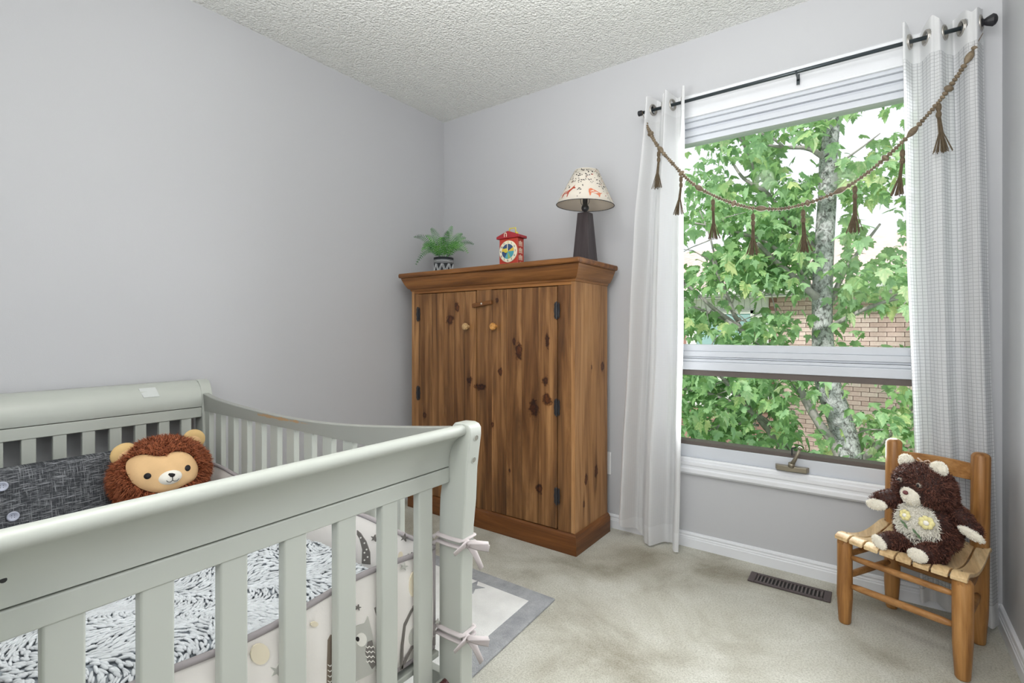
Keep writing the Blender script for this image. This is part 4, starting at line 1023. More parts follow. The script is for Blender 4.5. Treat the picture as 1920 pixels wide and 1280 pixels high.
# ------------------------------------------------------------------ fur helper
def fur(samples, name, mat, parent, seed=3, w=.0016, curl=.4):
    rr = random.Random(seed); V = []; Fc = []
    for p, n_, L, d in samples:
        g = Vector((rr.uniform(-1, 1), rr.uniform(-1, 1), rr.uniform(-1, 1)))
        a = (n_ * 1.0 + d + g * .55).normalized(); s_ = a.cross(g).normalized() * w
        m_ = p + a * (L * .55); e = m_ + (a * .5 + g * curl + Vector((0, 0, -.35))).normalized() * (L * .45)
        o = len(V); V += [p - s_, p + s_, m_ + s_ * .8, m_ - s_ * .8, e]
        Fc += [(o, o + 1, o + 2, o + 3), (o + 3, o + 2, o + 4)]
    b = MB(); b.v = [tuple(v) for v in V]; b.f = Fc; b.mi = [0] * len(Fc)
    return b.build(name, mat, parent, smooth='raw', kind='stuff')
def ell_samples(c, r, fr, N, L, rnd, keep=lambda p, n: True, bias=Vector((0, 0, 0))):
    out = []
    while len(out) < N:
        z = rnd.uniform(-1, 1); a = rnd.uniform(0, 2 * pi); q = sqrt(1 - z * z); u = Vector((q * cos(a), q * sin(a), z))
        p = c + fr[0] * (u.x * r[0]) + fr[1] * (u.y * r[1]) + fr[2] * (u.z * r[2])
        n_ = (fr[0] * (u.x / r[0]) + fr[1] * (u.y / r[1]) + fr[2] * (u.z / r[2])).normalized()
        if keep(p, n_): out.append((p, n_, L * rnd.uniform(.6, 1.2), bias))
        elif rnd.random() < .002: N -= 1
    return out

# ------------------------------------------------------------------ lion plush
lc = Vector((.305, -1.752, .536)); lr = (.110, .142, .118)
tx = Matrix.Rotation(radians(-8), 3, 'Y')
lf = tuple(tx @ v for v in (Vector((1, 0, 0)), Vector((0, 1, 0)), Vector((0, 0, 1))))
lion = thing('lion_plush', 'round lion plush toy with shaggy russet mane and tan face in the crib', 'plush toy', (.31, -1.778, .42))
b = MB(); b.ball(lc, (lr[0] * .98, lr[1] * .98, lr[2] * .98), 28, 18, lf); b.ball(lc + Vector((0, 0, -.085)), (.10, .125, .075), 24, 14)
b.build('body', ['maneskin'], lion, smooth=True)
b = MB(); b.ball(lc + Vector((.004, 0, -.088)), (.103, .130, .078), 24, 14); b.build('lower_body', 'tan', lion, smooth=True)
def surf(y, z, off=0):   # point on the front of the head at lateral y, height z
    k = 1 - (y / lr[1]) ** 2 - (z / lr[2]) ** 2
    return lc + lf[0] * (lr[0] * sqrt(max(k, .02)) + off) + lf[1] * y + lf[2] * z
def inv(px, py):          # photo pixel -> (y,z) in face frame
    p = onX(px, py, lc.x + .092); d = p - lc
    return d.dot(lf[1]), d.dot(lf[2])
fo = [(252, 905), (246, 885), (250, 868), (262, 857), (280, 852), (298, 855), (312, 854), (325, 848), (340, 846), (356, 850), (367, 862), (372, 876), (370, 890), (362, 900), (345, 908), (318, 920), (292, 923), (268, 917)]
fo = [inv(*p) for p in fo]; fcen = inv(310, 886)
fo3 = catmull([Vector((a, c, 0)) for a, c in fo + [fo[0]]], 4)[:-1]
def patch(outline, cen, off, rings=6, puff=.004):
    b = MB(); n = len(outline); vs = []
    for k in range(rings + 1):
        t_ = k / rings
        for (a, c) in outline:
            y = lerp(cen[0], a, t_); z = lerp(cen[1], c, t_); vs.append(surf(y, z, off + puff * (1 - t_ ** 3) - (.006 if k == rings else 0)))
    b.add(vs, [(k * n + j, k * n + (j + 1) % n, (k + 1) * n + (j + 1) % n, (k + 1) * n + j) for k in range(rings) for j in range(n)]); return b
fout = [(v.x, v.y) for v in fo3]
face = patch(fout, fcen, .006, 8, .006).build('face', 'tan', lion, smooth=True)
def ell2(px, py, rx_, ry_, n=24):
    c_ = inv(px, py); e1 = inv(px + rx_, py); e2 = inv(px, py - ry_); return [(c_[0] + (e1[0] - c_[0]) * cos(2 * pi * k / n), c_[1] + (e2[1] - c_[1]) * sin(2 * pi * k / n)) for k in range(n)], c_
o_, c_ = ell2(314, 894, 23, 14); sn = patch(o_, c_, .013, 5, .010).build('muzzle', 'cream', face, smooth=True)
for a, c in ((275, 892), (347, 877)):
    o_, c_ = ell2(a, c, 6.6, 6.2, 20); patch(o_, c_, .015, 3, .001).build('eye', 'black', face, smooth=True)
o_ = [inv(a, c) for a, c in ((306, 889), (309, 886), (315, 885.5), (321, 887), (320, 891), (315, 895), (310, 894))]; patch(o_, inv(314, 890), .0245, 3, .003).build('nose', 'black', face, smooth=True)
b = MB(); mo = lambda l: [surf(*inv(a, c), .0255) for a, c in l]
b.tube(mo([(314, 894), (314, 899)]), .0011, 5); b.tube(mo([(303, 900), (306, 902.5), (310, 902.5), (314, 899)]), .0011, 5); b.tube(mo([(314, 899), (317, 900.5), (322, 900), (326, 896)]), .0011, 5)
b.build('mouth', 'black', face)
for (yy, zz, ry_, ang) in ((-.108, .088, .040, .55), (.108, .100, .040, -.55)):
    c0 = lc + lf[1] * yy + lf[2] * zz; b = MB(); ax1 = Vector((0, cos(ang), sin(ang))); ax2 = Vector((0, -sin(ang), cos(ang)))
    b.ball(c0, (.014, ry_, .036), 16, 10, (Vector((1, 0, 0)), ax1, ax2)); er = b.build('ear', 'tanear', lion, smooth=True)
    b = MB(); b.ball(c0 + Vector((.0085, 0, 0)) - ax2 * .006, (.008, ry_ * .66, .022), 14, 8, (Vector((1, 0, 0)), ax1, ax2)); b.build('ear_lining', 'tan', er, smooth=True)
def inpoly(a, c, poly):
    r_ = False; n = len(poly)
    for i in range(n):
        x1, y1_ = poly[i]; x2, y2_ = poly[(i + 1) % n]
        if (y1_ > c) != (y2_ > c) and a < (x2 - x1) * (c - y1_) / (y2_ - y1_) + x1: r_ = not r_
    return r_
def keep(p, n_):
    d = p - lc; y, z = d.dot(lf[1]), d.dot(lf[2])
    if z < -lr[2] * .80: return False
    if d.dot(lf[0]) > 0 and inpoly(y, z, fout): return False
    return d.dot(lf[0]) > -.09
sm = ell_samples(lc, lr, lf, 15000, .024, random.Random(5), keep)
fur(sm, 'mane', 'mane', lion, w=.0013)

# ================================================================== CHILD CHAIR
ch = thing('child_chair', "child's oak ladderback chair with pale curved seat slats beside the window", 'chair', (2.466, -.28, 0))
ex = Vector((.906, -.423, 0)); ey = Vector((.423, .906, 0)); UP = Vector((0, 0, 1))
FL, FR, BL, BR = Vector((2.262, -.318, 0)), Vector((2.561, -.458, 0)), Vector((2.400, -.098, 0)), Vector((2.628, -.198, 0))
def leg(p, h, r, back=False, lean=Vector((0, 0, 0))):
    pts = [(0, .016), (.006, .019), (.10, .0245), (.18, r), (h * .7, r), (h - .012, r), (h - .004, r * .82), (h, r * .55)]
    b = MB(); b.tube([p + UP * z + lean * z for z, _ in pts], [q for _, q in pts], 16); return b.build('leg' if not back else 'back_post', 'chairwood', ch, smooth=True)
leg(FL, .300, .0235); leg(FR, .300, .0255); leg(BL, .632, .0255, True, Vector((.012, .018, 0))); leg(BR, .632, .0255, True, Vector((.012, .018, 0)))
def stick(a, za, c, zc, r=.011, name='stretcher', flat=1):
    A = a + UP * za; B = c + UP * zc; d = (B - A).normalized(); A += d * .02; B -= d * .02
    b = MB(); b.tube([A, A.lerp(B, .1), A.lerp(B, .5), A.lerp(B, .9), B], [r * .75, r, r * 1.08, r, r * .75], 12, flat=flat); return b.build(name, 'chairwoodx', ch, smooth=True)
stick(FL, .138, FR, .152); stick(FL, .165, BL, .175); stick(FR, .158, BR, .168); stick(BL, .178, BR, .178); stick(FL, .120 + .12, FR, .245, .010); stick(FL, .24, BL, .25, .010); stick(FR, .24, BR, .25, .010); stick(BL, .225, BR, .225, .010)
def rail(z0, z1, bow_=.012):
    A = BL + Vector((.012, .018, 0)) * z0; B = BR + Vector((.012, .018, 0)) * z0; b = MB(); n = 10
    d = (B - A); nrm = Vector((-d.y, d.x, 0)).normalized(); vs = []; fs = []
    for k in range(n + 1):
        t_ = k / n; c = A + d * t_ + nrm * (bow_ * sin(pi * t_)); zt = z1 + .004 * sin(pi * t_)
        vs += [c - nrm * .0065 + UP * z0, c + nrm * .0065 + UP * z0, c + nrm * .0065 + UP * zt, c - nrm * .0065 + UP * zt]
    for k in range(n): fs += [(k * 4 + j, k * 4 + (j + 1) % 4, (k + 1) * 4 + (j + 1) % 4, (k + 1) * 4 + j) for j in range(4)]
    fs += [(0, 1, 2, 3), (n * 4, n * 4 + 1, n * 4 + 2, n * 4 + 3)]; b.add(vs, fs); b.build('back_slat', 'chairwoodx', ch, bev=.002)
rail(.535, .590); rail(.385, .430)
# seat bearers and slats
for (a, c) in ((FL, BL), (FR, BR)):
    b = MB(); d = (c - a).normalized(); prof_ = []
    n = 12; s1 = d.cross(UP) * .009
    vs = []; fs = []
    for k in range(n + 1):
        t_ = k / n; p = a + d * (-.025 + t_ * .27); z = .324 - .013 - .020 * sin(pi * min(1, max(0, (t_ - .08) / .8))) 
        vs += [p - s1 + UP * (z - .026), p + s1 + UP * (z - .026), p + s1 + UP * z, p - s1 + UP * z]
    for k in range(n): fs += [(k * 4 + j, k * 4 + (j + 1) % 4, (k + 1) * 4 + (j + 1) % 4, (k + 1) * 4 + j) for j in range(4)]
    fs += [(0, 1, 2, 3), (n * 4, n * 4 + 1, n * 4 + 2, n * 4 + 3)]; b.add(vs, fs); b.build('seat_bearer', 'chairwood', ch)
fc = (FL + FR) / 2 - ey * .028; bc = (BL + BR) / 2 + ey * .012
def seatz(t_): return .322 - .026 * sin(pi * min(1, max(0, (t_ - .10) / .80))) ** 1.0 - .010 * max(0, (.10 - t_) / .10) ** 2 + .006 * t_
NS = 8
for k in range(NS):
    hf0, hf1 = -.188 + .376 * k / NS, -.188 + .376 * (k + 1) / NS
    hb0, hb1 = -.158 + .316 * k / NS, -.158 + .316 * (k + 1) / NS
    g = .0022; n = 16; vs = []; fs = []
    dip = lambda s_: -.006 * (1 - (s_ / .2) ** 2)
    for i in range(n + 1):
        t_ = i / n; c = fc.lerp(bc, t_); l = lerp(hf0, hb0, t_) + g; r_ = lerp(hf1, hb1, t_) - g
        z = seatz(t_); r0 = min(1, t_ * 9 + .2); 
        a = c + ex * l; d = c + ex * r_
        vs += [a + UP * (z + dip(l) - .013), d + UP * (z + dip(r_) - .013), d + UP * (z + dip(r_)), a + UP * (z + dip(l))]
    for i in range(n): fs += [(i * 4 + j, i * 4 + (j + 1) % 4, (i + 1) * 4 + (j + 1) % 4, (i + 1) * 4 + j) for j in range(4)]
    fs += [(0, 1, 2, 3), (n * 4, n * 4 + 1, n * 4 + 2, n * 4 + 3)]
    b = MB(); b.add(vs, fs); so = b.build('seat_slat', 'seatwood', ch, bev=.003)
    for t_ in (.12, .9):
        c = fc.lerp(bc, t_) + ex * lerp((hf0 + hf1) / 2, (hb0 + hb1) / 2, t_)
        if k in (0, 6, 7): MB().lathe([(.0028, 0), (0, .0006)], 8, c + UP * (seatz(t_) - .002)).build('screw', 'hole', so)

# ------------------------------------------------------------------ teddy bear
bo_ = Vector((2.486, -.300, .300))
bear = thing('teddy_bear', "dark brown teddy bear with cream flowered belly sitting on the child's chair", 'teddy bear', tuple(bo_))
fw = Vector((-.30, -.954, 0)).normalized(); rt = Vector((.954, -.30, 0)).normalized()     # forward, image right
bfr = (rt, fw, UP)
def bl_(r_, f_, u_): return bo_ + rt * r_ + fw * f_ + UP * u_
hc = bl_(-.002, .012, .228); hr = (.084, .070, .068)
bc_ = bl_(.004, -.002, .102); br = (.088, .074, .098)
hfw = Vector((-.62, -.785, -.05)).normalized(); hrt = Vector((hfw.y * -1, hfw.x, 0)).normalized(); hup = hrt.cross(hfw)
if hup.z < 0: hup = -hup
hfr = (hrt, hfw, hup)
def limb(pts, rads, name, seed, Lf=.010, N=1500):
    P_ = catmull(pts, 4); Rr = catmull([Vector((r_, 0, 0)) for r_ in rads], 4); Rr = [v.x for v in Rr]
    b = MB(); b.tube(P_, Rr, 14); b.ball(P_[-1], Rr[-1], 12, 8); b.ball(P_[0], Rr[0], 12, 8); o = b.build(name, 'brownskin', bear, smooth=True)
    rnd = random.Random(seed); sm = []
    for _ in range(N):
        i = rnd.randrange(len(P_) - 1); t_ = rnd.random(); p = P_[i].lerp(P_[i + 1], t_); d = (P_[i + 1] - P_[i]).normalized()
        g = Vector((rnd.gauss(0, 1), rnd.gauss(0, 1), rnd.gauss(0, 1))); n_ = (g - d * g.dot(d)).normalized()
        sm.append((p + n_ * lerp(Rr[i], Rr[i + 1], t_), n_, Lf * rnd.uniform(.6, 1.1), d * .6))
    sm += [(p, n_, L, d) for p, n_, L, d in ell_samples(P_[-1], (Rr[-1],) * 3, bfr, N // 6, Lf, rnd)]
    fur(sm, 'fur', 'brownfur', o, seed, .0010, .5); return o, P_, Rr
body = MB(); body.ball(bc_, br, 28, 18, bfr); body.ball(bc_ + UP * (-.03), (.088, .078, .068), 24, 14, bfr); body = body.build('body', 'brownskin', bear, smooth=True)
bell_c = (-.014, .104)
def onbody(r_, u_, off=0):
    k = 1 - (r_ / br[0]) ** 2 - ((u_ - .102) / br[2]) ** 2
    return bl_(.004 + r_, -.002 + br[1] * sqrt(max(.02, k)) + off, u_)
def inbelly(r_, u_): return ((r_ - bell_c[0]) / .058) ** 2 + ((u_ - bell_c[1]) / .070) ** 2
sm = ell_samples(bc_, br, bfr, 5200, .012, random.Random(8), lambda p, n_: not ((p - bc_).dot(fw) > 0 and inbelly((p - bc_).dot(rt), (p - bo_).z) < 1))
sm += ell_samples(bc_ + UP * (-.03), (.088, .078, .068), bfr, 2500, .011, random.Random(9), lambda p, n_: not ((p - bc_).dot(fw) > 0 and inbelly((p - bc_).dot(rt), (p - bo_).z) < 1.05))
fur(sm, 'fur', 'brownfur', body, 4, .0011)
b = MB(); vs = []; n = 28
for k in range(7):
    for j in range(n):
        a = 2 * pi * j / n; q = k / 6; vs.append(onbody(bell_c[0] + .058 * q * cos(a), bell_c[1] + .070 * q * sin(a), .006 - .005 * q ** 4))
b.add(vs, [(k * n + j, k * n + (j + 1) % n, (k + 1) * n + (j + 1) % n, (k + 1) * n + j) for k in range(6) for j in range(n)]); belly = b.build('belly_patch', 'creamfur', bear, smooth=True)
rnd = random.Random(2); sm = []
for _ in range(2600):
    a = rnd.uniform(0, 2 * pi); q = sqrt(rnd.random()); rr_, uu = bell_c[0] + .059 * q * cos(a), bell_c[1] + .072 * q * sin(a)
    d = Vector((0, 0, 0)) + (rt * cos(a) + UP * sin(a)) * (q * .7)
    sm.append((onbody(rr_, uu, .003), fw, rnd.uniform(.010, .018), d))
fur(sm, 'fur', 'creamfur', belly, 6, .0013)
for (r_, u_, s_) in ((-.040, .132, .85), (.018, .126, 1.05)):
    b = MB()
    for k in range(7):
        a = 2 * pi * k / 7; b.ball(onbody(r_ + .012 * s_ * cos(a), u_ + .012 * s_ * sin(a), .016), (.009 * s_, .004, .009 * s_), 8, 6, bfr)
    b.cm = 1; b.ball(onbody(r_, u_, .020), (.008 * s_, .005, .008 * s_), 10, 6, bfr)
    b.build('flower', ['yellow', 'cream'], belly, smooth=True)
for (r_, u_, a) in ((-.036, .100, 2.1), (.0, .078, 2.2), (-.044, .108, 2.5), (-.010, .090, -.9)):
    b = MB(); c = onbody(r_, u_, .018); d = rt * cos(a) + UP * sin(a); e = rt * -sin(a) + UP * cos(a)
    b.add([c - d * .012, c + e * .004 + fw * .002, c + d * .012, c - e * .004 + fw * .002], [(0, 1, 2, 3)]); b.build('leaf', 'leafgreen', belly, solid=.001)
head = MB(); head.ball(hc, hr, 28, 18, hfr); head.ball(hc + hup * -.024, (.090, .068, .046), 24, 12, hfr); head = head.build('head', 'brownskin', bear, smooth=True)
mz = hc + hfw * .046 + hup * -.026
inm = lambda p: ((p - mz).dot(hrt) / .040) ** 2 + ((p - mz).dot(hup) / .043) ** 2 < 1 and (p - hc).dot(hfw) > 0
sm = ell_samples(hc, hr, hfr, 5200, .015, random.Random(12), lambda p, n_: not inm(p)) + ell_samples(hc + hup * -.024, (.090, .068, .046), hfr, 2600, .013, random.Random(13), lambda p, n_: not inm(p))
fur(sm, 'fur', 'brownfur', head, 14, .0011, .9)
b = MB(); b.ball(mz, (.034, .036, .036), 20, 14, hfr); muz = b.build('muzzle', 'padsuede', head, smooth=True)
sm = ell_samples(mz, (.034, .036, .036), hfr, 1400, .004, random.Random(15)); fur(sm, 'fur', 'creamfur', muz, 16, .0008)
b = MB(); b.ball(mz + hfw * .037 + hup * .012, (.0085, .006, .007), 12, 8, hfr); b.build('nose', 'nose', head, smooth=True)
for s_ in (-1, 1):
    e_ = hc + hrt * (.030 * s_) + hfw * .063 + hup * .016
    b = MB(); b.ball(e_, (.0095, .007, .008), 12, 8, hfr); ey_ = b.build('eye', 'eyegrey', head, smooth=True)
    b = MB(); b.ball(e_ + hfw * .005, (.005, .004, .005), 10, 6, hfr); b.build('pupil', 'black', ey_, smooth=True)
    c = hc + hrt * (.050 * s_) + hup * .066 + hfw * .004
    b = MB(); b.ball(c, (.025, .012, .024), 16, 10, hfr); er = b.build('ear', 'padsuede', bear, smooth=True)
    sm = ell_samples(c, (.025, .012, .024), hfr, 900, .005, random.Random(20 + s_)); fur(sm, 'fur', 'creamfur', er, 21, .0008)
b = MB()
for s_ in (-1, 1):
    k = hc + hup * .076; b.tube([k, k + hrt * (.016 * s_) + hup * .010, k + hrt * (.026 * s_) + hup * .003, k + hrt * .014 * s_ - hup * .004, k], .004, 6, flat=.4)
b.build('hair_ribbon', 'ribbon', head, smooth=True)
limb([bl_(-.058, .010, .172), bl_(-.090, .035, .164), bl_(-.120, .045, .150)], [.027, .027, .024], 'arm', 31, N=1300)
limb([bl_(.064, .0, .168), bl_(.095, .015, .148), bl_(.126, .025, .116)], [.026, .025, .021], 'arm', 32, N=1300)
limb([bl_(-.040, .045, .034), bl_(-.066, .072, .030), bl_(-.084, .092, .030)], [.033, .032, .028], 'leg', 33)
limb([bl_(.040, .045, .034), bl_(.036, .085, .030), bl_(.022, .112, .030)], [.034, .034, .031], 'leg', 34)
def padd(c, n_, a, r1, r2, name):
    n_ = n_.normalized(); a = (a - n_ * a.dot(n_)).normalized(); e = n_.cross(a)
    b = MB(); b.ball(c, (r1, .009, r2), 16, 10, (a, n_, e)); o = b.build(name, 'padsuede', bear, smooth=True)
    fur(ell_samples(c, (r1, .009, r2), (a, n_, e), 500, .0040, random.Random(int(r1 * 1e4))), 'fur', 'creamfur', o, 41, .0008)
padd(bl_(-.118, .068, .142), fw + rt * -.1 + UP * -.1, rt * -1 + UP * -.15, .031, .019, 'paw_pad')
padd(bl_(.122, .043, .112), fw + rt * -.1 + UP * -.35, rt + UP * -.6, .034, .016, 'paw_pad')
padd(bl_(-.096, .116, .032), fw + rt * -.35, rt + UP * -.6, .026, .018, 'foot_pad')
padd(bl_(.014, .141, .034), fw + rt * -.2, rt, .027, .021, 'foot_pad')

# ================================================================== RUG, UNDER-CRIB THINGS
rg = thing('nursery_rug', 'white rug with grey border and grey star marks under the crib', 'rug', (.9, -1.4, 0))
ra = radians(2.5)
def rp(u, v, z): return Vector((1.352 - u * cos(ra * 0) + v * sin(ra), -.803 - v * cos(ra) - 0 * u, z))
def slab(u0, u1, v0, v1, z, name, mat):
    n = 12; b = MB(); b.prism([rp(u0, v0, .0008), rp(u1, v0, .0008), rp(u1, v1, .0008), rp(u0, v1, .0008)], (0, 0, z)); return b.build(name, mat, rg, bev=.003)
slab(0, 1.15, 0, 1.62, .009, 'border', 'rugg')
slab(.074, 1.076, .074, 1.546, .0105, 'field', 'rugw')
def rstar(px_c, py_c, r, rot):
    d = ray(px_c, py_c); t_ = (.0115 - CZ) / d.z; c = Vector((CX + t_ * d.x, CY + t_ * d.y, .0108))
    b = MB(); b.prism([c + Vector((cos(rot + pi * k / 5), sin(rot + pi * k / 5), 0)) * (r if k % 2 == 0 else r * .42) for k in range(10)], (0, 0, .0015)); b.build('star', 'rugg', rg)
rstar(884, 1100, .055, .5); rstar(770, 1230, .06, 1.0); rstar(905, 1205, .0, 0) if False else None
st_ = thing('storage_bag', 'white fabric storage bag printed with green fronds under the crib', 'bag', (1.2, -1.82, .0118))
def sack(u, v):
    a = 2 * pi * u; z = v; k = (abs(cos(a)) ** 2.6 + abs(sin(a)) ** 2.6) ** (-1 / 2.6)
    w = 1 - .12 * v ** 3 + .01 * sin(a * 5)
    return Vector((1.10 + .26 * k * w * cos(a), -1.84 + .29 * k * w * sin(a), .0118 + .165 * v))
b = MB(); b.grid(sack, 60, 8); b.add([sack(k / 40, 1) for k in range(40)], [tuple(range(40))]); b.add([sack(k / 40, 0) for k in range(40)], [tuple(range(40))]); bag = b.build('bag_body', 'sheet', st_, smooth=True)
b = MB(); b.tube([sack(k / 40, 1.0) + Vector((0, 0, .002)) for k in range(41)], .004, 6); b.build('bag_rim', 'piping', bag)
b = MB()
for (cy_, cz_, s_) in ((-1.61, .165, 1), (-1.66, .10, .9), (-1.75, .14, .9)):
    for k in range(7):
        an = -pi / 2 - .9 + k * .3; d = Vector((0, cos(an), sin(an))); e = Vector((0, -sin(an), cos(an))); c = Vector((1.3625, cy_, cz_)); L = .045 * s_
        b.prism([c, c + d * L * .5 + e * .004, c + d * L, c + d * L * .5 - e * .004], (.0012, 0, 0))
b.build('frond_print', 'olive', bag)
tr_ = thing('wooden_roller', 'dark maroon turned wooden roller end beside the crib post', 'toy', (1.50, -1.60, .19))
b = MB(); b.tube([(1.50, -1.66, .170), (1.512, -1.578, .190)], .012, 16); b.build('barrel', 'maroon', tr_, smooth=True, bev=.002)
b = MB(); b.lathe([(.0125, -.001), (.0125, .004), (.008, .005), (.008, .003), (.0045, .003), (.0045, .006), (0, .006)], 16, (1.512, -1.578, .190), (.14, .96, .23)); b.build('end_cap', 'maroon', tr_)

# ceiling lamp fixture holding the bulbs (just outside the frame)
cl = thing('ceiling_light', 'white round ceiling light canopy with two metal arms above the camera', 'ceiling light', (1.885, -2.125, RH))
b = MB(); b.lathe([(.10, 0), (.10, -.02), (.03, -.03), (.03, -.06)], 24, (1.885, -2.125, RH)); b.build('canopy', 'white', cl)
b = MB(); b.tube([(2.15, -2.30, RH - .07), (1.885, -2.125, RH - .05), (1.62, -1.95, RH - .07)], .008, 8); b.build('lamp_arm', 'steel', cl)

# ================================================================== OUTSIDE
gnd = MB().box(-14, 18, .3, 40, -2.72, -2.70).build('lawn', 'lawn'); struct(gnd); gnd.name = 'ground'
# maple tree
TD = 3.6
tree = thing('maple_tree', 'maple tree with pale speckled bark and light green leaves outside the window', 'tree', (2.05, TD, -2.7))
def br_(pts, r0, r1, name='branch', mat='bark2', n=10, y0=TD, y1=TD, seg=6):
    k = len(pts); P_ = []
    for i, p in enumerate(pts): P_.append(onY(p[0], p[1], lerp(y0, y1, i / max(1, k - 1))))
    P_ = catmull(P_, seg); m_ = len(P_); rr = [lerp(r0, r1, i / (m_ - 1)) * (1 + .05 * sin(i * 1.7)) for i in range(m_)]
    b = MB(); b.tube(P_, rr, n); b.build(name, mat, tree, smooth=True); return P_
tp_ = [Vector((2.22, TD + .02, -2.72)), Vector((2.18, TD + .02, -1.4))] + [onY(a, c, TD) for a, c in ((1592, 880), (1586, 830), (1572, 780), (1557, 735), (1546, 690), (1542, 610), (1542, 540), (1546, 450), (1551, 370), (1553, 300), (1560, 230), (1566, 150), (1575, 60), (1582, -60), (1592, -220))]
rad = [.17, .16, .125, .118, .112, .115, .108, .094, .093, .088, .083, .080, .070, .062, .05, .035, .015]
tp2 = catmull(tp_, 6); rr2 = [v.x for v in catmull([Vector((r_, 0, 0)) for r_ in rad], 6)]
b = MB(); b.tube(tp2, rr2, 18); b.build('trunk', 'bark', tree, smooth=True)
BR_ = [([(1592, 905), (1566, 836), (1540, 800), (1510, 750), (1486, 708), (1462, 675), (1428, 645), (1400, 626), (1360, 600)], .050, .022, TD, TD - .5),
 ([(1500, 905), (1471, 847), (1429, 791), (1412, 774), (1381, 740), (1355, 707), (1325, 660)], .042, .018, TD - .2, TD - .7),
 ([(1520, 900), (1497, 862), (1452, 802), (1425, 778)], .026, .014, TD - .1, TD - .4),
 ([(1412, 774), (1395, 765), (1340, 741), (1283, 728), (1230, 715)], .024, .010, TD - .4, TD - .8),
 ([(1422, 797), (1385, 794), (1330, 799)], .014, .008, TD - .4, TD - .7),
 ([(1540, 560), (1524, 551), (1490, 520), (1451, 487), (1420, 455)], .046, .020, TD, TD - .4),
 ([(1540, 490), (1524, 465), (1494, 430), (1459, 391), (1436, 360), (1395, 335), (1370, 300)], .044, .012, TD, TD + .3),
 ([(1553, 305), (1541, 293), (1514, 278), (1471, 276), (1440, 272)], .034, .012, TD, TD - .2),
 ([(1386, 600), (1377, 590), (1354, 532), (1342, 504), (1335, 480)], .028, .014, TD - .3, TD - .5),
 ([(1400, 622), (1377, 606), (1338, 578), (1299, 543), (1260, 520)], .028, .012, TD - .3, TD - .7),
 ([(1395, 622), (1365, 602), (1299, 575), (1240, 560)], .018, .008, TD - .3, TD - .6),
 ([(1459, 470), (1430, 450), (1393, 438), (1346, 426), (1303, 418)], .020, .008, TD - .3, TD - .6),
 ([(1345, 500), (1330, 440), (1312, 395)], .012, .005, TD - .5, TD - .6),
 ([(1560, 318), (1580, 302), (1619, 274), (1650, 250)], .014, .005, TD, TD - .3),
 ([(1555, 570), (1584, 508), (1612, 469), (1650, 420)], .030, .012, TD, TD + .6),
 ([(1522, 540), (1500, 505), (1490, 470)], .020, .008, TD, TD - .3),
 ([(1600, 815), (1625, 806), (1657, 805)], .010, .005, TD, TD - .2),
 ([(1560, 610), (1620, 580), (1680, 560), (1750, 548)], .024, .010, TD, TD - .5),
 ([(1415, 320), (1400, 280), (1380, 250), (1350, 215)], .016, .006, TD - .1, TD - .4),
 ([(1470, 276), (1430, 240), (1400, 190), (1380, 130)], .014, .006, TD - .2, TD),
 ([(1562, 200), (1620, 150), (1700, 100), (1790, 60)], .030, .010, TD, TD - .4),
 ([(1565, 180), (1500, 120), (1420, 70), (1330, 20)], .030, .010, TD, TD - .2),
 ([(1600, 880), (1680, 800), (1760, 740), (1850, 700)], .04, .012, TD, TD + .3),
 ([(1528, 470), (1490, 455), (1470, 480), (1440, 500)], .010, .005, TD - .1, TD - .3)]
bpts = []
clr = [(*proj(v)[:2], rr2[i] * 936 / 5.3 + 5, v.y) for i, v in enumerate(tp2)]
for p, r0, r1, ya, yb in BR_: bpts += br_(p, r0, r1, y0=ya, y1=yb)
clr += [(*proj(v)[:2], 7, v.y) for v in bpts]
rt2 = random.Random(77)
for k in range(70):    # twigs
    p = rt2.choice(bpts); d = Vector((rt2.uniform(-1, 1), rt2.uniform(-.5, .5), rt2.uniform(-.5, .8))).normalized(); L = rt2.uniform(.25, .6)
    q = p + d * L * .5 + Vector((0, 0, rt2.uniform(-.04, .06))); e = p + d * L + Vector((0, 0, -.06)); 
    b = MB(); b.tube([p, q, e], [.007, .005, .002], 5); b.build('twig', 'bark2', tree, smooth=True); bpts += [q, e]
# leaves
half = [(0, 0), (.04, .02), (.16, -.10), (.22, -.02), (.33, -.03), (.30, .08), (.50, .20), (.42, .27), (.47, .42), (.33, .40), (.20, .44), (.24, .58), (.15, .62), (.10, .80), (0, 1.0)]
def leafgeo(sc, seedk):
    rl = random.Random(seedk); out = []
    R_ = [(x * sc, y * sc) for x, y in half]; 
    pts = R_ + [(-x, y) for x, y in R_[-2:0:-1]]
    fold = rl.uniform(.15, .5); droop = rl.uniform(.15, .6)
    return [(x, y, -abs(x) * fold - droop * (y ** 2) / sc * .8 + .04 * sc * sin(x / sc * 9)) for x, y in pts]
n_l = len(leafgeo(1, 1)); nh = len(half)
# faces: fans on each side of the midrib so that the fold shows
fR = [(0, i, i + 1) for i in range(1, nh - 1)]; fL = [(0, i, (i + 1) % n_l) for i in range(nh - 1, n_l - 1)]
lfaces = [(0, 1, 2, 3), (0, 3, 4, 5), (0, 5, 6, 7), (0, 7, 8, 9), (0, 9, 10), (0, 10, 11, 12), (0, 12, 13, 14),
          (0, n_l - 3, n_l - 2, n_l - 1), (0, n_l - 5, n_l - 4, n_l - 3), (0, n_l - 7, n_l - 6, n_l - 5), (0, n_l - 9, n_l - 8, n_l - 7), (0, n_l - 10, n_l - 9), (0, n_l - 12, n_l - 11, n_l - 10), (0, 14, 15, n_l - 12)]
GE = [leafgeo(1, q) for q in range(6)]
LM = []
for q in range(6):
    me = bpy.data.meshes.new('leaf'); me.from_pydata(GE[q], [], lfaces); me.materials.append(M['maple' if q % 2 else 'maple2']); LM.append(me)
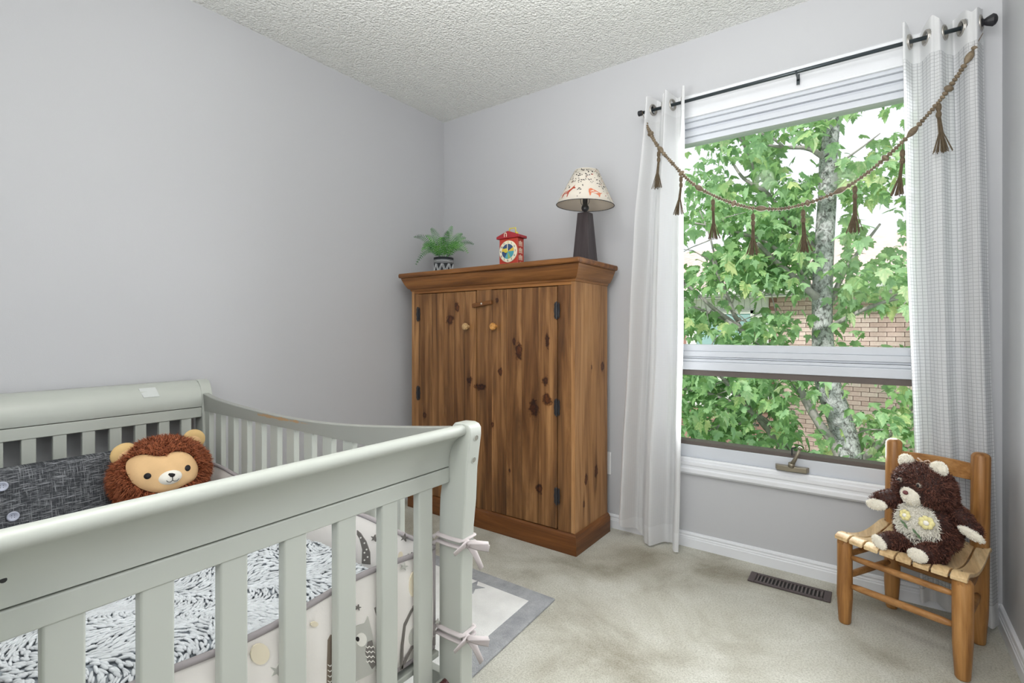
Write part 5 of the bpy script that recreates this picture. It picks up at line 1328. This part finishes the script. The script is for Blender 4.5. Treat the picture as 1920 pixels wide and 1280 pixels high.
gaps = [(1500, 295, 30, 26), (1648, 222, 34, 24), (1600, 262, 26, 30), (1380, 322, 14, 10), (1470, 262, 10, 12), (1330, 440, 22, 14), (1300, 470, 20, 16), (1640, 400, 30, 14), (1655, 430, 22, 22), (1500, 640, 26, 8), (1455, 560, 55, 14), (1630, 625, 42, 26), (1690, 610, 20, 22),
        (1355, 560, 40, 14), (1390, 580, 26, 16), (1625, 735, 32, 26), (1545, 560, 16, 60), (1546, 400, 15, 70), (1575, 800, 22, 40), (1505, 770, 10, 30), (1430, 785, 14, 16), (1530, 820, 20, 14), (1310, 632, 26, 8), (1650, 600, 20, 14), (1520, 600, 14, 20), (1560, 430, 12, 60)]
cand = []
rl = random.Random(5)
def leafmat_(p, yaw_, pit, rol, sc):
    return Matrix.Translation(p) @ Matrix.Rotation(yaw_, 4, 'Z') @ Matrix.Rotation(pit, 4, 'X') @ Matrix.Rotation(rol, 4, 'Y') @ Matrix.Scale(sc, 4)
cl_c = []
for k in range(1500):
    if rl.random() < .55 and bpts:
        p = rl.choice(bpts) + Vector((rl.gauss(0, .28), rl.gauss(0, .3), rl.gauss(0, .25)))
    else:
        p = Vector((rl.uniform(-1.6, 4.9), rl.uniform(TD - 1.1, TD + 1.3), rl.uniform(-2.2, 5.4)))
    cl_c.append(p)
for c in cl_c:
    for _ in range(rl.randint(7, 13)):
        p = c + Vector((rl.gauss(0, .17), rl.gauss(0, .17), rl.gauss(0, .13)))
        if p.y < 1.9: continue
        a, d, dep = proj(p)
        g = False
        for (gx, gy_, ga, gb) in gaps:
            if ((a - gx) / (ga + 12)) ** 2 + ((d - gy_) / (gb + 10)) ** 2 < 1: g = True; break
        if not g:
            for (gx, gy_, rr_, vy) in clr:
                if p.y < vy and abs(a - gx) < rr_ and abs(d - gy_) < 18:
                    if rl.random() < (.8 if rr_ > 8 else .6): g = None
                    break
            if g is None: continue
        if g and rl.random() < .93: continue
        sc = rl.uniform(.08, .145)
        # blade hangs out and down from its stalk
        cand.append((p, rl.uniform(0, 2 * pi), rl.choice((rl.uniform(-1.5, -.6), rl.uniform(-.7, .1))), rl.uniform(-.6, .6), sc, rl.randrange(6), a, d, dep))
vis = [c for c in cand if 1284 < c[6] < 1708 and 205 < c[7] < 875 and not (640 < c[7] < 715)]
vis.sort(key=lambda c: -(c[4] / c[8])); top_ = set(id(c) for c in vis[:300])
for c in vis[:300]:
    o = bpy.data.objects.new('leaf', LM[c[5]]); COL.objects.link(o); o.parent = tree; o.matrix_parent_inverse = WM[tree.name].inverted()
    o.matrix_basis = leafmat_(c[0], c[1], c[2], c[3], c[4])
V = []; Fc = []; mi = []
for c in cand:
    if id(c) in top_: continue
    Mx = leafmat_(c[0], c[1], c[2], c[3], c[4]); o = len(V); V += [tuple(Mx @ Vector(v)) for v in GE[c[5]]]
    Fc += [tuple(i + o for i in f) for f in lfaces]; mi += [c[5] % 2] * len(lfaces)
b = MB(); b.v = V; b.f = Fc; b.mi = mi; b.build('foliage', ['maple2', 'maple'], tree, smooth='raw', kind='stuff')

# neighbouring house
HY = 8.0
hs = thing('brick_house', 'pink brick house with shingled roof and white eaves behind the maple tree', 'house', (1, HY + 3, -2.7))
MB().box(-5, 8, HY + .02, HY + 6, -2.7, 1.70).build('wall', 'mortar', hs)
EZ, RZ2 = 1.80, 3.1
b = MB(); b.prism([(-5.4, HY - .35, EZ), (-5.4, HY + 3, RZ2), (-5.4, HY + 6.4, EZ), (-5.4, HY + 6.4, EZ - .06), (-5.4, HY - .35, EZ - .06)], (13.8, 0, 0)); rf = b.build('roof', 'shingle', hs)
sl = Vector((0, 3.35, RZ2 - EZ)).normalized(); sn_ = Vector((0, -sl.z, sl.y))
for k in range(24):
    c_ = Vector((1.5, HY - .35, EZ)) + sl * (.075 + k * .15) + sn_ * .012
    MB().obox(c_, (1, 0, 0), sl, sn_, 6.9, .085, .008).build('shingle_course', 'shingle', rf)
MB().box(-5.4, 8.4, HY - .38, HY - .34, EZ - .13, EZ + .01).build('fascia', 'housewhite', hs)
MB().box(-5.4, 8.4, HY - .46, HY - .38, EZ - .08, EZ + .01).build('gutter', 'housewhite', hs, bev=.01)
MB().box(-5.4, 8.4, HY - .38, HY + .02, EZ - .15, EZ - .12).build('soffit', 'housewhite', hs)
sb0, sb1 = -.78, .74
MB().box(sb0, sb1, HY - .03, HY + .02, -.5, EZ - .13).build('siding_panel', 'housewhite', hs)
for k in range(15): MB().box(sb0 + .01 + k * .1, sb0 + .10 + k * .1, HY - .045, HY - .03, 1.46, EZ - .15).build('siding_board', 'housewhite', hs)
def hwin(x0, x1, z0, z1):
    b = MB(); b.box(x0, x1, HY - .10, HY - .03, z0, z0 + .06); b.box(x0, x1, HY - .10, HY - .03, z1 - .06, z1); b.box(x0, x0 + .06, HY - .10, HY - .03, z0, z1); b.box(x1 - .06, x1, HY - .10, HY - .03, z0, z1); b.box((x0 + x1) / 2 - .02, (x0 + x1) / 2 + .02, HY - .09, HY - .03, z0, z1)
    f = b.build('window', 'housewhite', hs); MB().box(x0 + .03, x1 - .03, HY - .08, HY - .065, z0 + .03, z1 - .03).build('pane', 'houseglass', f)
hwin(-.62, .50, .3, 1.42); hwin(3.0, 3.8, -1.6, -.3)
BW, BH = .235, .079
def skip(x, z): return (sb0 - BW < x < sb1) or (3.0 - BW < x < 3.8 and -1.7 < z < -.3)
bricks = []
z = -2.7; row = 0
while z < 1.64:
    x = -5 + (row % 2) * BW / 2
    while x + BW < 8:
        if not skip(x, z):
            a, d, _ = proj((x + BW / 2, HY, z)); bricks.append((x, z, a, d))
        x += BW
    z += BH; row += 1
def bpri(q):
    return min(((q[2] - gx) / ga) ** 2 + ((q[3] - gy_) / gb) ** 2 for gx, gy_, ga, gb in ((1640, 620, 60, 30), (1625, 740, 40, 30), (1470, 560, 50, 14)))
bricks.sort(key=bpri)
bme = MB().box(.004, BW - .004, -.012, .02, .004, BH - .004); me = bpy.data.meshes.new('brick'); me.from_pydata(bme.v, [], bme.f); me.materials.append(M['brick'])
for (x, z, _, _) in bricks[:300]:
    o = bpy.data.objects.new('brick', me); COL.objects.link(o); o.parent = hs; o.matrix_parent_inverse = WM[hs.name].inverted(); o.location = (x, HY + R.uniform(-.003, .003), z)
b = MB()
for (x, z, _, _) in bricks[300:]:
    dy = R.uniform(-.003, .003); b.box(x + .004, x + BW - .004, HY - .012 + dy, HY + .02, z + .004, z + BH - .004)
b.build('brickwork', 'brick', hs, kind='stuff')
